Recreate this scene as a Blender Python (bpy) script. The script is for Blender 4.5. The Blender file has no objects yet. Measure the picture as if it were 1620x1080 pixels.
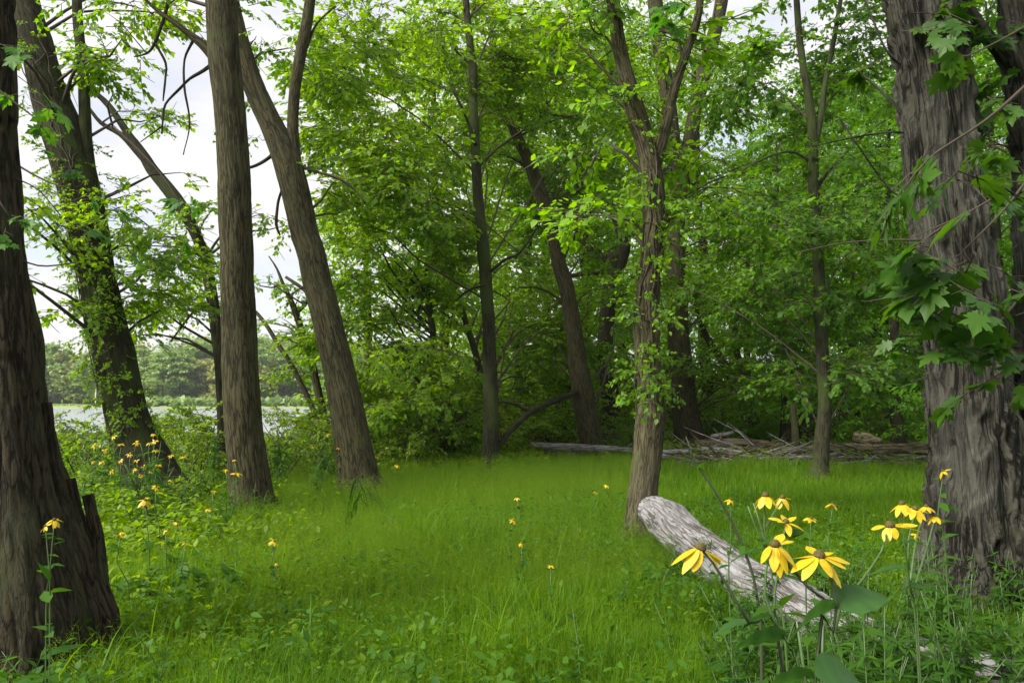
import bpy, math, random
import numpy as np
from mathutils import Vector
rng = np.random.default_rng(7)
random.seed(7)
C = bpy.context.scene.collection
SC = bpy.context.scene
# ------------------------------------------------------------------ camera
F, CX, CY = 1260.0, 810.0, 540.0
CAMZ = 1.5
PITCH = math.atan(90 / F)
cam_d = bpy.data.cameras.new('camera'); cam_d.lens = 28; cam_d.sensor_width = 36
cam_d.clip_end = 5000; cam_d.clip_start = 0.05
cam = bpy.data.objects.new('camera', cam_d); C.objects.link(cam)
cam.location = (0, 0, CAMZ); cam.rotation_euler = (math.pi / 2 + PITCH, 0, 0)
SC.camera = cam
# ------------------------------------------------------------------ world, sun, exposure
SUN_EL, SUN_AZ = math.radians(42), math.radians(-124)      # azimuth from +Y towards +X
w = bpy.data.worlds.new('World'); SC.world = w; w.use_nodes = True
nt = w.node_tree; nt.nodes.clear()
out = nt.nodes.new('ShaderNodeOutputWorld'); mix = nt.nodes.new('ShaderNodeMixShader')
sky = nt.nodes.new('ShaderNodeTexSky'); sky.sky_type = 'NISHITA'; sky.sun_disc = False
sky.sun_elevation = SUN_EL; sky.sun_rotation = SUN_AZ
b1 = nt.nodes.new('ShaderNodeBackground'); b1.inputs[1].default_value = 0.12
b2 = nt.nodes.new('ShaderNodeBackground'); b2.inputs[1].default_value = 0.52
tc = nt.nodes.new('ShaderNodeTexCoord'); mp = nt.nodes.new('ShaderNodeMapping')
mp.inputs['Scale'].default_value = (1.6, 1.6, 4.0)
nz = nt.nodes.new('ShaderNodeTexNoise'); nz.inputs['Scale'].default_value = 2.2; nz.inputs['Detail'].default_value = 6
rp = nt.nodes.new('ShaderNodeValToRGB'); rp.color_ramp.elements[0].position = 0.3; rp.color_ramp.elements[1].position = 0.52
rp.color_ramp.elements[0].color = (0.62, 0.62, 0.62, 1)
cr = nt.nodes.new('ShaderNodeValToRGB')
cr.color_ramp.elements[0].position = 0.35; cr.color_ramp.elements[0].color = (0.86, 0.86, 0.90, 1)
cr.color_ramp.elements[1].position = 0.62; cr.color_ramp.elements[1].color = (1.0, 0.99, 0.985, 1)
L = nt.links.new
L(tc.outputs['Generated'], mp.inputs[0]); L(mp.outputs[0], nz.inputs[0]); L(nz.outputs[0], rp.inputs[0]); L(nz.outputs[0], cr.inputs[0])
L(sky.outputs[0], b1.inputs[0]); L(cr.outputs[0], b2.inputs[0])
L(rp.outputs[0], mix.inputs[0]); L(b1.outputs[0], mix.inputs[1]); L(b2.outputs[0], mix.inputs[2]); L(mix.outputs[0], out.inputs[0])
sd = bpy.data.lights.new('sun', 'SUN'); sd.energy = 4.2; sd.angle = math.radians(28); sd.color = (1.0, 0.95, 0.86)
sun = bpy.data.objects.new('sun', sd); C.objects.link(sun)
sv = Vector((math.cos(SUN_EL) * math.sin(SUN_AZ), math.cos(SUN_EL) * math.cos(SUN_AZ), math.sin(SUN_EL)))
sun.rotation_euler = sv.to_track_quat('Z', 'Y').to_euler(); sun.location = sv * 50
SC.view_settings.view_transform = 'Standard'; SC.view_settings.look = 'None'
SC.view_settings.exposure = 1.04; SC.view_settings.gamma = 1
SC.render.engine = 'CYCLES'
SC.cycles.max_bounces = 10; SC.cycles.diffuse_bounces = 7; SC.cycles.transmission_bounces = 4; SC.cycles.glossy_bounces = 2
SC.cycles.use_denoising = True

# ------------------------------------------------------------------ helpers
def P(px, py, d):
    u = (px - CX) / F; v = (CY - py) / F
    y = math.cos(PITCH) - v * math.sin(PITCH); z = math.sin(PITCH) + v * math.cos(PITCH)
    return np.array([u / y * d, d, CAMZ + z / y * d])
def smooth(t):
    t = np.clip(t, 0, 1); return t * t * (3 - 2 * t)
def hash3(i, j, k):
    n = (i * 374761393 + j * 668265263 + k * 2147483647 + 1013) & 0xffffffff
    n = ((n ^ (n >> 13)) * 1274126177) & 0xffffffff
    return ((n ^ (n >> 16)) & 0xffff) / 65535.0
def vnoise(p):
    p = np.asarray(p, float); f = np.floor(p).astype(np.int64); t = p - f; t = t * t * (3 - 2 * t)
    r = 0
    for a in (0, 1):
        for b in (0, 1):
            for c in (0, 1):
                wgt = (t[..., 0] if a else 1 - t[..., 0]) * (t[..., 1] if b else 1 - t[..., 1]) * (t[..., 2] if c else 1 - t[..., 2])
                r = r + wgt * hash3(f[..., 0] + a, f[..., 1] + b, f[..., 2] + c)
    return r * 2 - 1
def shore_y(x):
    return 19 + 9 * smooth((x + 1.0) / 5) + 34 * smooth((x - 4) / 10)
def height(x, y):
    x = np.asarray(x, float); y = np.asarray(y, float)
    z3 = np.zeros_like(x)
    near = 0.05 * vnoise(np.stack([x * .45, y * .45, z3 + 3], -1)) + 0.10 * vnoise(np.stack([x * .13, y * .13, z3 + 9], -1)) * smooth((y - 8) / 10)
    near = near * smooth((y - 1) / 3)
    d = smooth((y - shore_y(x)) / 9)
    z = near * (1 - d) - 2.4 * d
    far = smooth((y - 226) / 6)
    z = z * (1 - far) + far * (-0.6 + 7 * smooth((y - 238) / 160))
    return z
def gz(x, y): return float(height(np.array([x]), np.array([y]))[0])

class MB:
    def __init__(s): s.v = []; s.f = []; s.n = 0; s.bk = []; s.has = False
    def add(s, v, faces, mat=0, bk=None):
        """faces: list of int arrays (nf,k)"""
        v = np.asarray(v, np.float32).reshape(-1, 3)
        for fa in faces:
            fa = np.asarray(fa, np.int64)
            if len(fa): s.f.append((fa + s.n, mat))
        s.v.append(v)
        if bk is not None: s.has = True; s.bk.append(np.asarray(bk, np.float32).reshape(-1, 3))
        else: s.bk.append(v)
        s.n += len(v)
    def mesh(s, name, mats):
        me = bpy.data.meshes.new(name)
        if not s.v: return me
        v = np.concatenate(s.v); me.vertices.add(len(v)); me.vertices.foreach_set('co', v.ravel())
        tot = sum(f.size for f, _ in s.f); npoly = sum(len(f) for f, _ in s.f)
        me.loops.add(tot); me.polygons.add(npoly)
        me.loops.foreach_set('vertex_index', np.concatenate([f.ravel() for f, _ in s.f]).astype(np.int32))
        ks = np.concatenate([np.full(len(f), f.shape[1], np.int32) for f, _ in s.f])
        st = np.concatenate([[0], np.cumsum(ks)[:-1]]).astype(np.int32)
        me.polygons.foreach_set('loop_start', st)
        me.polygons.foreach_set('material_index', np.concatenate([np.full(len(f), m, np.int32) for f, m in s.f]))
        if s.has:
            at = me.attributes.new('bk', 'FLOAT_VECTOR', 'POINT'); at.data.foreach_set('vector', np.concatenate(s.bk).ravel())
        me.update(calc_edges=True)
        for m in mats: me.materials.append(m)
        return me
    def build(s, name, mats, parent=None):
        if not isinstance(mats, (list, tuple)): mats = [mats]
        o = bpy.data.objects.new(name, s.mesh(name, mats)); C.objects.link(o)
        if parent is not None:
            o.parent = parent
            if parent.get('_abs'):
                o.matrix_parent_inverse = __import__('mathutils').Matrix.Translation(-parent.location)
        return o
def tag(o, label=None, cat=None, group=None, kind=None):
    if label: o['label'] = label
    if cat: o['category'] = cat
    if group: o['group'] = group
    if kind: o['kind'] = kind
    return o
def thing(name, loc, label, cat, group=None):
    """Empty at the thing's base; its meshes are made in world coordinates"""
    o = bpy.data.objects.new(name, None); C.objects.link(o); o.location = tuple(float(a) for a in loc)
    o.empty_display_size = 0.2; o['_abs'] = 1
    return tag(o, label, cat, group)
def local_thing(name, loc, label, cat, group=None):
    o = bpy.data.objects.new(name, None); C.objects.link(o); o.location = tuple(float(a) for a in loc)
    return tag(o, label, cat, group)
def dup(root, loc, rot=(0, 0, 0), sc=(1, 1, 1), label=None, group=None):
    def cp(o, par):
        c = o.copy(); C.objects.link(c); c.parent = par
        for ch in [x for x in kids.get(o.name, [])]: cp(ch, c)
        return c
    kids = {}
    for ch in root.children_recursive: kids.setdefault(ch.parent.name, []).append(ch)
    r = cp(root, None); r.location = tuple(float(a) for a in loc); r.rotation_euler = rot; r.scale = sc
    if label: r['label'] = label
    if group: r['group'] = group
    return r
ORD = ['first', 'second', 'third', 'fourth', 'fifth', 'sixth', 'seventh', 'eighth', 'ninth', 'tenth', 'eleventh', 'twelfth',
       'thirteenth', 'fourteenth', 'fifteenth', 'sixteenth', 'seventeenth', 'eighteenth', 'nineteenth', 'twentieth']
def ordn(i):
    i += 1
    if i > 99: return 'hundred and ' + ordn(i - 101) if i > 100 else 'hundredth'
    if i <= 20: return ORD[i - 1]
    T_ = ['twent', 'thirt', 'fort', 'fift', 'sixt', 'sevent', 'eight', 'ninet'][i // 10 - 2]
    return T_ + 'ieth' if i % 10 == 0 else T_ + 'y-' + ORD[i % 10 - 1]

def resample(pts, r, step):
    pts = np.asarray(pts, float); r = np.asarray(r, float)
    n = len(pts)
    if n == 2:
        k = max(2, int(np.linalg.norm(pts[1] - pts[0]) / step) + 1); t = np.linspace(0, 1, k)[:, None]
        return pts[0] * (1 - t) + pts[1] * t, r[0] * (1 - t[:, 0]) + r[1] * t[:, 0]
    pp = np.vstack([2 * pts[0] - pts[1], pts, 2 * pts[-1] - pts[-2]])
    rr = np.concatenate([[r[0]], r, [r[-1]]])
    O = []; R = []
    for i in range(1, n):
        k = max(1, int(np.linalg.norm(pts[i] - pts[i - 1]) / step)); t = (np.arange(k) / k)[:, None]
        a, b, c, d = pp[i - 1], pp[i], pp[i + 1], pp[i + 2]
        O.append(.5 * (2 * b + (c - a) * t + (2 * a - 5 * b + 4 * c - d) * t ** 2 + (3 * b - a - 3 * c + d) * t ** 3))
        tt = smooth(t[:, 0]); R.append(rr[i] * (1 - t[:, 0]) + rr[i + 1] * t[:, 0])
    O.append(pts[-1:]); R.append(rr[-2:-1])
    return np.vstack(O), np.concatenate(R)
def tube(mb, pts, r, seg=10, step=0.12, mat=0, ridge=0.0, lump=0.0, rs=16.0, cap=True, flare=None, seed=0, shag=0.0):
    c, rad = resample(pts, r, step)
    n = len(c)
    T = np.gradient(c, axis=0); T /= np.linalg.norm(T, axis=1)[:, None] + 1e-9
    N = np.zeros_like(c); a = np.array([1.0, 0, 0]) if abs(T[0, 0]) < .8 else np.array([0, 1.0, 0])
    N[0] = a - T[0] * (a @ T[0]); N[0] /= np.linalg.norm(N[0])
    for i in range(1, n):
        v = N[i - 1] - T[i] * (N[i - 1] @ T[i]); N[i] = v / np.linalg.norm(v)
    B = np.cross(T, N)
    th = np.linspace(0, 2 * np.pi, seg, endpoint=False)
    s = np.concatenate([[0], np.cumsum(np.linalg.norm(np.diff(c, axis=0), axis=1))])
    ct, st = np.cos(th)[None, :], np.sin(th)[None, :]
    rm = np.maximum(rad.mean(), .02)
    bk = np.stack([ct * rad[:, None] + seed * 3.1, st * rad[:, None] + 0 * s[:, None], np.broadcast_to(s[:, None], (n, seg))], -1)
    rr = np.broadcast_to(rad[:, None], (n, seg)).copy()
    cs = np.stack([ct * rm * 1.0 + seed * 7 + 0 * s[:, None], st * rm + 0 * s[:, None], np.broadcast_to(s[:, None], (n, seg))], -1)
    if lump: rr += lump * vnoise(cs * np.array([1.2 / rm * .5, 1.2 / rm * .5, 1.3])) * rad[:, None] + lump * .5 * vnoise(cs * np.array([1.5 / rm, 1.5 / rm, 3.]) + 40) * rad[:, None]
    if ridge:
        w1 = cs * np.array([rs * 1.5, rs * 1.5, rs * .16]); w1 = w1 + .25 * vnoise(cs * np.array([6, 6, 3.]) + 11)[..., None]
        q = 1 - np.abs(vnoise(w1)) * 2
        q2 = vnoise(cs * np.array([rs * 3, rs * 3, rs * .5]) + 31)
        rr += -ridge * np.clip(q, 0, 1) ** 2 + ridge * .35 * q2
    if shag:
        w1 = cs * np.array([19., 19., 2.4]); w1 = w1 + .8 * vnoise(cs * np.array([5, 5, 3.]) + 5)[..., None]
        q = vnoise(w1); q3 = vnoise(cs * np.array([38., 38., 5.]) + 17)
        saw = (cs[..., 2] * 4.3 + 3 * vnoise(cs * np.array([9., 9., .7]) + 77)) % 1.0
        rr += shag * (smooth((q + .12) / .22) * (.55 + .7 * saw) + .45 * smooth((q3 + .05) / .15)) - shag * .6
    if flare is not None:
        # flare: (height, amount, lobes) buttress roots
        h, am, lb = flare
        k = np.clip(1 - s / h, 0, 1) ** 2.2
        rr *= 1 + k[:, None] * am * (0.55 + 0.75 * np.maximum(0, vnoise(np.stack([ct * lb * .45 + seed, st * lb * .45 + 0 * ct, 0 * ct + seed], -1))))
    v = c[:, None, :] + rr[..., None] * (ct[..., None] * N[:, None, :] + st[..., None] * B[:, None, :])
    v = v.reshape(-1, 3)
    i = np.arange(n - 1)[:, None]; j = np.arange(seg)[None, :]; j2 = (j + 1) % seg
    q = np.stack([i * seg + j, i * seg + j2, (i + 1) * seg + j2, (i + 1) * seg + j], -1).reshape(-1, 4)
    fs = [q]; bkf = bk.reshape(-1, 3)
    if cap:
        v = np.vstack([v, c[0], c[-1]]); bkf = np.vstack([bkf, [seed * 3.1, 0, 0], [seed * 3.1, 0, s[-1]]])
        j = np.arange(seg); j2 = (j + 1) % seg
        fs.append(np.stack([j2, j, np.full(seg, n * seg)], -1))
        fs.append(np.stack([(n - 1) * seg + j, (n - 1) * seg + j2, np.full(seg, n * seg + 1)], -1))
    mb.add(v, fs, mat, bkf)
    return c, rad

# leaf shapes: (verts, [faces])
def leaf_quad(wd=.32):
    return np.array([[0, 0, 0], [wd, .42, .05], [0, 1, -.06], [-wd, .42, .05]]), [np.array([[0, 1, 2, 3]])]
def leaf_ovate(wd=.30):
    return (np.array([[0, 0, 0], [wd * .85, .2, .06], [wd, .48, .05], [0, 1, -.1], [-wd, .48, .05], [-wd * .85, .2, .06], [0, .4, -.02]]),
            [np.array([[0, 1, 2, 6], [0, 6, 4, 5], [6, 2, 3, 4]])])
def leaf_maple():
    h = [(0.02, 0.0), (.13, -.07), (.36, .02), (.33, .12), (.47, .2), (.36, .27), (.26, .30), (.42, .43), (.56, .62), (.40, .60), (.34, .67), (.17, .52), (.21, .72), (.14, .80), (.10, .86)]
    pts = [(x, y) for x, y in h] + [(0, 1.05)] + [(-x, y) for x, y in reversed(h)]
    v = [(0, .3, 0)] + [(x, y, -.25 * (x * x + (y - .3) ** 2) + .05 * abs(x)) for x, y in pts]
    n = len(pts)
    return np.array(v, float), [np.array([[0, 1 + i, 1 + (i + 1) % n] for i in range(n)])]
def leaf_lance():
    return (np.array([[0, 0, 0], [.12, .3, .02], [.10, .6, -.02], [0, 1, -.14], [-.10, .6, -.02], [-.12, .3, .02]]),
            [np.array([[0, 1, 2, 5], [5, 2, 3, 4]])])
def rotm(yaw, pitch, roll):
    cy, sy, cp, sp, cr_, sr = np.cos(yaw), np.sin(yaw), np.cos(pitch), np.sin(pitch), np.cos(roll), np.sin(roll)
    n = len(cy); o = np.zeros(n); e = np.ones(n)
    Rz = np.stack([cy, -sy, o, sy, cy, o, o, o, e], -1).reshape(n, 3, 3)
    Rx = np.stack([e, o, o, o, cp, -sp, o, sp, cp], -1).reshape(n, 3, 3)      # pitch about X lifts +Y
    Ry = np.stack([cr_, o, sr, o, e, o, -sr, o, cr_], -1).reshape(n, 3, 3)
    return Rz @ Rx @ Ry
def scatter(mb, tmpl, pos, R, sc, mat=0):
    v, fs = tmpl[0], tmpl[1]
    n, k = len(pos), len(v)
    if n == 0: return
    W = np.einsum('nij,kj->nki', R, v) * np.asarray(sc).reshape(-1, 1, 1) + pos[:, None, :]
    off = (np.arange(n) * k)[:, None, None]
    fl = [(f[None] + off).reshape(-1, f.shape[1]) for f in fs]
    mb.add(W.reshape(-1, 3), fl, mat)
def make_sprig(leaf, nl, size, L=.6, twig=True, seed=0, bushy=.35):
    """spray along +Y: leaves left and right of a main twig and 2-4 side twigs"""
    g = np.random.default_rng(seed)
    lv, lf = leaf
    pos = []; yaw = []
    tw = []
    main = lambda t: np.array([.06 * math.sin(t * 3 + seed), t, -.18 * t * t]) * L
    tw.append([main(0), main(.5), main(1)])
    side = []
    for k in range(4):
        t0 = .2 + .18 * k; sg = 1 if k % 2 else -1
        p0 = main(t0); a = sg * g.uniform(.5, 1.0); ln = L * g.uniform(.3, .5)
        p1 = p0 + np.array([math.sin(a), math.cos(a), g.uniform(-.25, .1)]) * ln
        side.append((p0, p1, a)); tw.append([p0, p1])
    for i in range(nl):
        if i % 2 == 0:
            t = g.uniform(.15, 1); p = main(t); a = g.choice([-1, 1]) * g.uniform(.3, 1.3) * (1.05 - t * .5)
        else:
            p0, p1, a0 = side[g.integers(4)]; t = g.uniform(.2, 1); p = p0 * (1 - t) + p1 * t; a = a0 + g.uniform(-1., 1.)
        pos.append(p + g.normal(0, .02, 3) * L); yaw.append(-a)
    pos = np.array(pos); yaw = np.array(yaw)
    R = rotm(yaw, g.normal(-.35, bushy, nl), g.normal(0, bushy, nl))
    sc = size * g.uniform(.6, 1.15, nl)
    m = MB(); scatter(m, (lv, lf), pos, R, sc)
    V = np.concatenate(m.v); fs = [f for f, _ in m.f]
    tv = []; tf = []; n0 = 0
    if twig:
        for q in tw:
            q = np.array(q); r = .006 * L / .6
            for i in range(len(q) - 1):
                a, b = q[i], q[i + 1]; d = (b - a) / np.linalg.norm(b - a); n1 = np.cross(d, [0, 0, 1.]); n1 /= np.linalg.norm(n1); n2 = np.cross(d, n1)
                ring = [n1, -.5 * n1 + .87 * n2, -.5 * n1 - .87 * n2]
                tv += [a + r * x for x in ring] + [b + r * .5 * x for x in ring]
                tf += [[n0 + j, n0 + (j + 1) % 3, n0 + 3 + (j + 1) % 3, n0 + 3 + j] for j in range(3)]; n0 += 6
    return V, fs, np.array(tv), np.array(tf, int)
def sprig_set(leaf, nl, size, L, twig=True, n=6, bushy=.35): return [make_sprig(leaf, nl, size, L, twig, i * 13 + 1, bushy) for i in range(n)]
SPR = {
    'mid': sprig_set(leaf_ovate(.32), 24, .10, .6),
    'small': sprig_set(leaf_ovate(.32), 24, .075, .5),
    'far': sprig_set(leaf_quad(.36), 26, .14, .95, twig=False),
    'fartwig': sprig_set(leaf_quad(.36), 24, .12, .8),
    'maple': sprig_set(leaf_maple(), 7, .125, .34),
    'shrub': sprig_set(leaf_ovate(.3), 24, .065, .42, bushy=.5),
    'fine': sprig_set(leaf_quad(.24), 34, .05, .42),
}
def put_sprigs(mb, kind, pos, yaw, pitch, roll, sc, leafmat=0, twigmat=1):
    S = SPR[kind]; pick = rng.integers(0, len(S), len(pos))
    R = rotm(yaw, pitch, roll)
    for i, (V, fs, tv, tf) in enumerate(S):
        m = pick == i
        if not m.any(): continue
        scatter(mb, (V, fs), pos[m], R[m], sc[m], leafmat)
        if len(tv): scatter(mb, (tv, [tf]), pos[m], R[m], sc[m], twigmat)
def blob_points(c, rad, n, clump=14, spread=.22):
    """clumped points in an ellipsoid; returns points and the clump centres"""
    nc = max(2, n // clump)
    d = rng.normal(size=(nc, 3)); d /= np.linalg.norm(d, axis=1)[:, None]
    cc = c + d * (rng.random((nc, 1)) ** (1 / 2.2)) * rad
    k = rng.integers(0, nc, n)
    p = cc[k] + rng.normal(size=(n, 3)) * np.array(rad) * spread * np.array([1, 1, .55])
    return p, cc
def foliage(mb, blobs, kind, px=True, scl=1.0, clump=14, spread=.22, droop=-.15):
    allc = []
    for b in blobs:
        if px:
            x, y, d, rx, ry, rd, n = b; c = P(x, y, d); rad = (rx * d / F, rd, ry * d / F)
        else:
            c, rad, n = np.array(b[0]), b[1], b[2]
        p, cc = blob_points(c, rad, n, clump, spread); allc.append(cc)
        out_ = p - c; yaw = np.arctan2(-out_[:, 0], out_[:, 1]) + rng.normal(0, .9, n)
        put_sprigs(mb, kind, p, yaw, rng.normal(droop, .32, n), rng.normal(0, .35, n), scl * rng.uniform(.7, 1.3, n))
    return np.vstack(allc)
def limbs_to(mb, trunk_c, trunk_r, centres, mat=0, rmax=.035, zoff=.25, rise=.5):
    for cc in centres:
        dist = np.linalg.norm(trunk_c[:, :2] - cc[:2], axis=1)
        zt = cc[2] - rise * dist.min() - zoff
        i = int(np.argmin(np.abs(trunk_c[:, 2] - max(zt, trunk_c[0, 2] + .8 * 1.2))))
        a = trunk_c[i]; ln = np.linalg.norm(cc - a)
        if ln < .25: continue
        r0 = min(rmax, trunk_r[i] * .5, .012 + .011 * ln)
        m1 = a * .6 + cc * .4 + np.array([0, 0, .10 * ln]) + rng.normal(0, .05 * ln, 3)
        m2 = a * .25 + cc * .75 + np.array([0, 0, .07 * ln]) + rng.normal(0, .05 * ln, 3)
        tube(mb, [a, m1, m2, cc], [r0, r0 * .7, r0 * .45, r0 * .2], seg=5, step=max(.25, ln / 8), mat=mat, cap=False)

# ------------------------------------------------------------------ materials
def newmat(name):
    m = bpy.data.materials.new(name); m.use_nodes = True; m.node_tree.nodes.clear(); return m, m.node_tree
def leafmat(name, c1, c2, tr=.45, rough=.5, spec=.35, zs=.6, glossvar=True):
    m, t = newmat(name); N = t.nodes.new; Lk = t.links.new
    o = N('ShaderNodeOutputMaterial'); p = N('ShaderNodeBsdfPrincipled'); tl = N('ShaderNodeBsdfTranslucent'); mx = N('ShaderNodeMixShader')
    g = N('ShaderNodeNewGeometry'); nz = N('ShaderNodeTexNoise'); nz.inputs['Scale'].default_value = zs; nz.inputs['Detail'].default_value = 2
    ob = N('ShaderNodeTexCoord'); Lk(g.outputs['Position'], nz.inputs['Vector'])
    ma = N('ShaderNodeMath'); ma.operation = 'MULTIPLY_ADD'; ma.inputs[1].default_value = .55; Lk(g.outputs['Random Per Island'], ma.inputs[0])
    mb_ = N('ShaderNodeMath'); mb_.operation = 'MULTIPLY_ADD'; mb_.inputs[1].default_value = 1.1; mb_.inputs[2].default_value = -.32; Lk(nz.outputs[0], mb_.inputs[0]); Lk(mb_.outputs[0], ma.inputs[2])
    r = N('ShaderNodeValToRGB'); r.color_ramp.elements[0].color = (*c1, 1); r.color_ramp.elements[1].color = (*c2, 1)
    r.color_ramp.elements[0].position = .15; r.color_ramp.elements[1].position = .85
    Lk(ma.outputs[0], r.inputs[0])
    h = N('ShaderNodeHueSaturation'); h.inputs['Value'].default_value = 2.0; h.inputs['Hue'].default_value = .488; h.inputs['Saturation'].default_value = 1.06
    Lk(r.outputs[0], p.inputs['Base Color']); Lk(r.outputs[0], h.inputs['Color']); Lk(h.outputs[0], tl.inputs[0])
    p.inputs['Roughness'].default_value = rough; p.inputs['Specular IOR Level'].default_value = spec
    mx.inputs[0].default_value = tr
    Lk(p.outputs[0], mx.inputs[1]); Lk(tl.outputs[0], mx.inputs[2]); Lk(mx.outputs[0], o.inputs[0])
    return m
def barkmat(name, c1, c2, c3=None, sc=22., stretch=.12, bump=.6, c3amt=.5, moss=None, mossamt=0., dist=.02):
    tint = lambda c: (c[0] * .88, c[1] * .93, c[2] * .82)
    c1, c2, c3 = tint(c1), tint(c2), (tint(c3) if c3 else None)
    m, t = newmat(name); N = t.nodes.new; Lk = t.links.new
    o = N('ShaderNodeOutputMaterial'); p = N('ShaderNodeBsdfPrincipled'); a = N('ShaderNodeAttribute'); a.attribute_name = 'bk'
    mp = N('ShaderNodeMapping'); mp.inputs['Scale'].default_value = (1, 1, stretch * .7); Lk(a.outputs['Vector'], mp.inputs[0])
    n1 = N('ShaderNodeTexNoise'); n1.inputs['Scale'].default_value = sc; n1.inputs['Detail'].default_value = 8; n1.inputs['Roughness'].default_value = .68; n1.inputs['Distortion'].default_value = .4
    Lk(mp.outputs[0], n1.inputs['Vector'])
    v1 = N('ShaderNodeTexVoronoi'); v1.feature = 'DISTANCE_TO_EDGE'; v1.inputs['Scale'].default_value = sc * .45
    va = N('ShaderNodeVectorMath'); va.operation = 'ADD'; sx = N('ShaderNodeVectorMath'); sx.operation = 'SCALE'; sx.inputs[3].default_value = .06
    Lk(n1.outputs['Color'], sx.inputs[0]); Lk(mp.outputs[0], va.inputs[0]); Lk(sx.outputs[0], va.inputs[1]); Lk(va.outputs[0], v1.inputs['Vector'])
    vr = N('ShaderNodeMapRange'); vr.inputs[1].default_value = 0; vr.inputs[2].default_value = .22; Lk(v1.outputs[0], vr.inputs[0])
    hm = N('ShaderNodeMath'); hm.operation = 'MULTIPLY_ADD'; hm.inputs[1].default_value = .86; Lk(n1.outputs[0], hm.inputs[0])
    h2 = N('ShaderNodeMath'); h2.operation = 'MULTIPLY'; h2.inputs[1].default_value = .14; Lk(vr.outputs[0], h2.inputs[0]); Lk(h2.outputs[0], hm.inputs[2])
    mp4 = N('ShaderNodeMapping'); mp4.inputs['Scale'].default_value = (1, 1, .45); Lk(a.outputs['Vector'], mp4.inputs[0])
    n4 = N('ShaderNodeTexNoise'); n4.inputs['Scale'].default_value = sc * 2.6; n4.inputs['Detail'].default_value = 6; n4.inputs['Roughness'].default_value = .75; Lk(mp4.outputs[0], n4.inputs['Vector'])
    h4 = N('ShaderNodeMath'); h4.operation = 'MULTIPLY_ADD'; h4.inputs[1].default_value = .45; Lk(n4.outputs[0], h4.inputs[0])
    h5 = N('ShaderNodeMath'); h5.operation = 'ADD'; h5.inputs[1].default_value = -.225; Lk(hm.outputs[0], h5.inputs[0]); Lk(h5.outputs[0], h4.inputs[2])
    mp6 = N('ShaderNodeMapping'); mp6.inputs['Scale'].default_value = (1, 1, stretch * .9); Lk(a.outputs['Vector'], mp6.inputs[0])
    n6 = N('ShaderNodeTexNoise'); n6.inputs['Scale'].default_value = sc * .62; n6.inputs['Detail'].default_value = 3; n6.inputs['Distortion'].default_value = .25; Lk(mp6.outputs[0], n6.inputs['Vector'])
    a6 = N('ShaderNodeMath'); a6.operation = 'SUBTRACT'; a6.inputs[1].default_value = .5; Lk(n6.outputs[0], a6.inputs[0])
    b6 = N('ShaderNodeMath'); b6.operation = 'ABSOLUTE'; Lk(a6.outputs[0], b6.inputs[0])
    c6 = N('ShaderNodeMapRange'); c6.inputs[1].default_value = .004; c6.inputs[2].default_value = .06; c6.inputs[3].default_value = -.26; c6.inputs[4].default_value = .06; Lk(b6.outputs[0], c6.inputs[0])
    d6 = N('ShaderNodeMath'); d6.operation = 'ADD'; Lk(h4.outputs[0], d6.inputs[0]); Lk(c6.outputs[0], d6.inputs[1]); hm = d6
    r = N('ShaderNodeValToRGB'); r.color_ramp.elements[0].color = (*c1, 1); r.color_ramp.elements[1].color = (*c2, 1)
    r.color_ramp.elements[0].position = .40; r.color_ramp.elements[1].position = .60
    Lk(hm.outputs[0], r.inputs[0]); col = r.outputs[0]
    def over(col, c, scale, lo, hi, amt, st):
        mp2 = N('ShaderNodeMapping'); mp2.inputs['Scale'].default_value = (1, 1, st); Lk(a.outputs['Vector'], mp2.inputs[0])
        n2 = N('ShaderNodeTexNoise'); n2.inputs['Scale'].default_value = scale; n2.inputs['Detail'].default_value = 5; Lk(mp2.outputs[0], n2.inputs['Vector'])
        mr = N('ShaderNodeMapRange'); mr.inputs[1].default_value = lo; mr.inputs[2].default_value = hi; mr.inputs[4].default_value = amt; Lk(n2.outputs[0], mr.inputs[0])
        mx = N('ShaderNodeMix'); mx.data_type = 'RGBA'; mx.inputs[7].default_value = (*c, 1); Lk(mr.outputs[0], mx.inputs[0]); Lk(col, mx.inputs[6])
        return mx.outputs[2]
    if c3: col = over(col, c3, 3.2, .48, .68, c3amt, .5)
    if moss: col = over(col, moss, 2.6, .62 - .25 * mossamt, .72 - .15 * mossamt, min(1, .5 + mossamt * .5), .7)
    b = N('ShaderNodeBump'); b.inputs['Strength'].default_value = bump; b.inputs['Distance'].default_value = dist; Lk(hm.outputs[0], b.inputs['Height'])
    Lk(col, p.inputs['Base Color']); Lk(b.outputs[0], p.inputs['Normal']); p.inputs['Roughness'].default_value = .9; p.inputs['Specular IOR Level'].default_value = .2
    Lk(p.outputs[0], o.inputs[0]); return m
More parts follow.
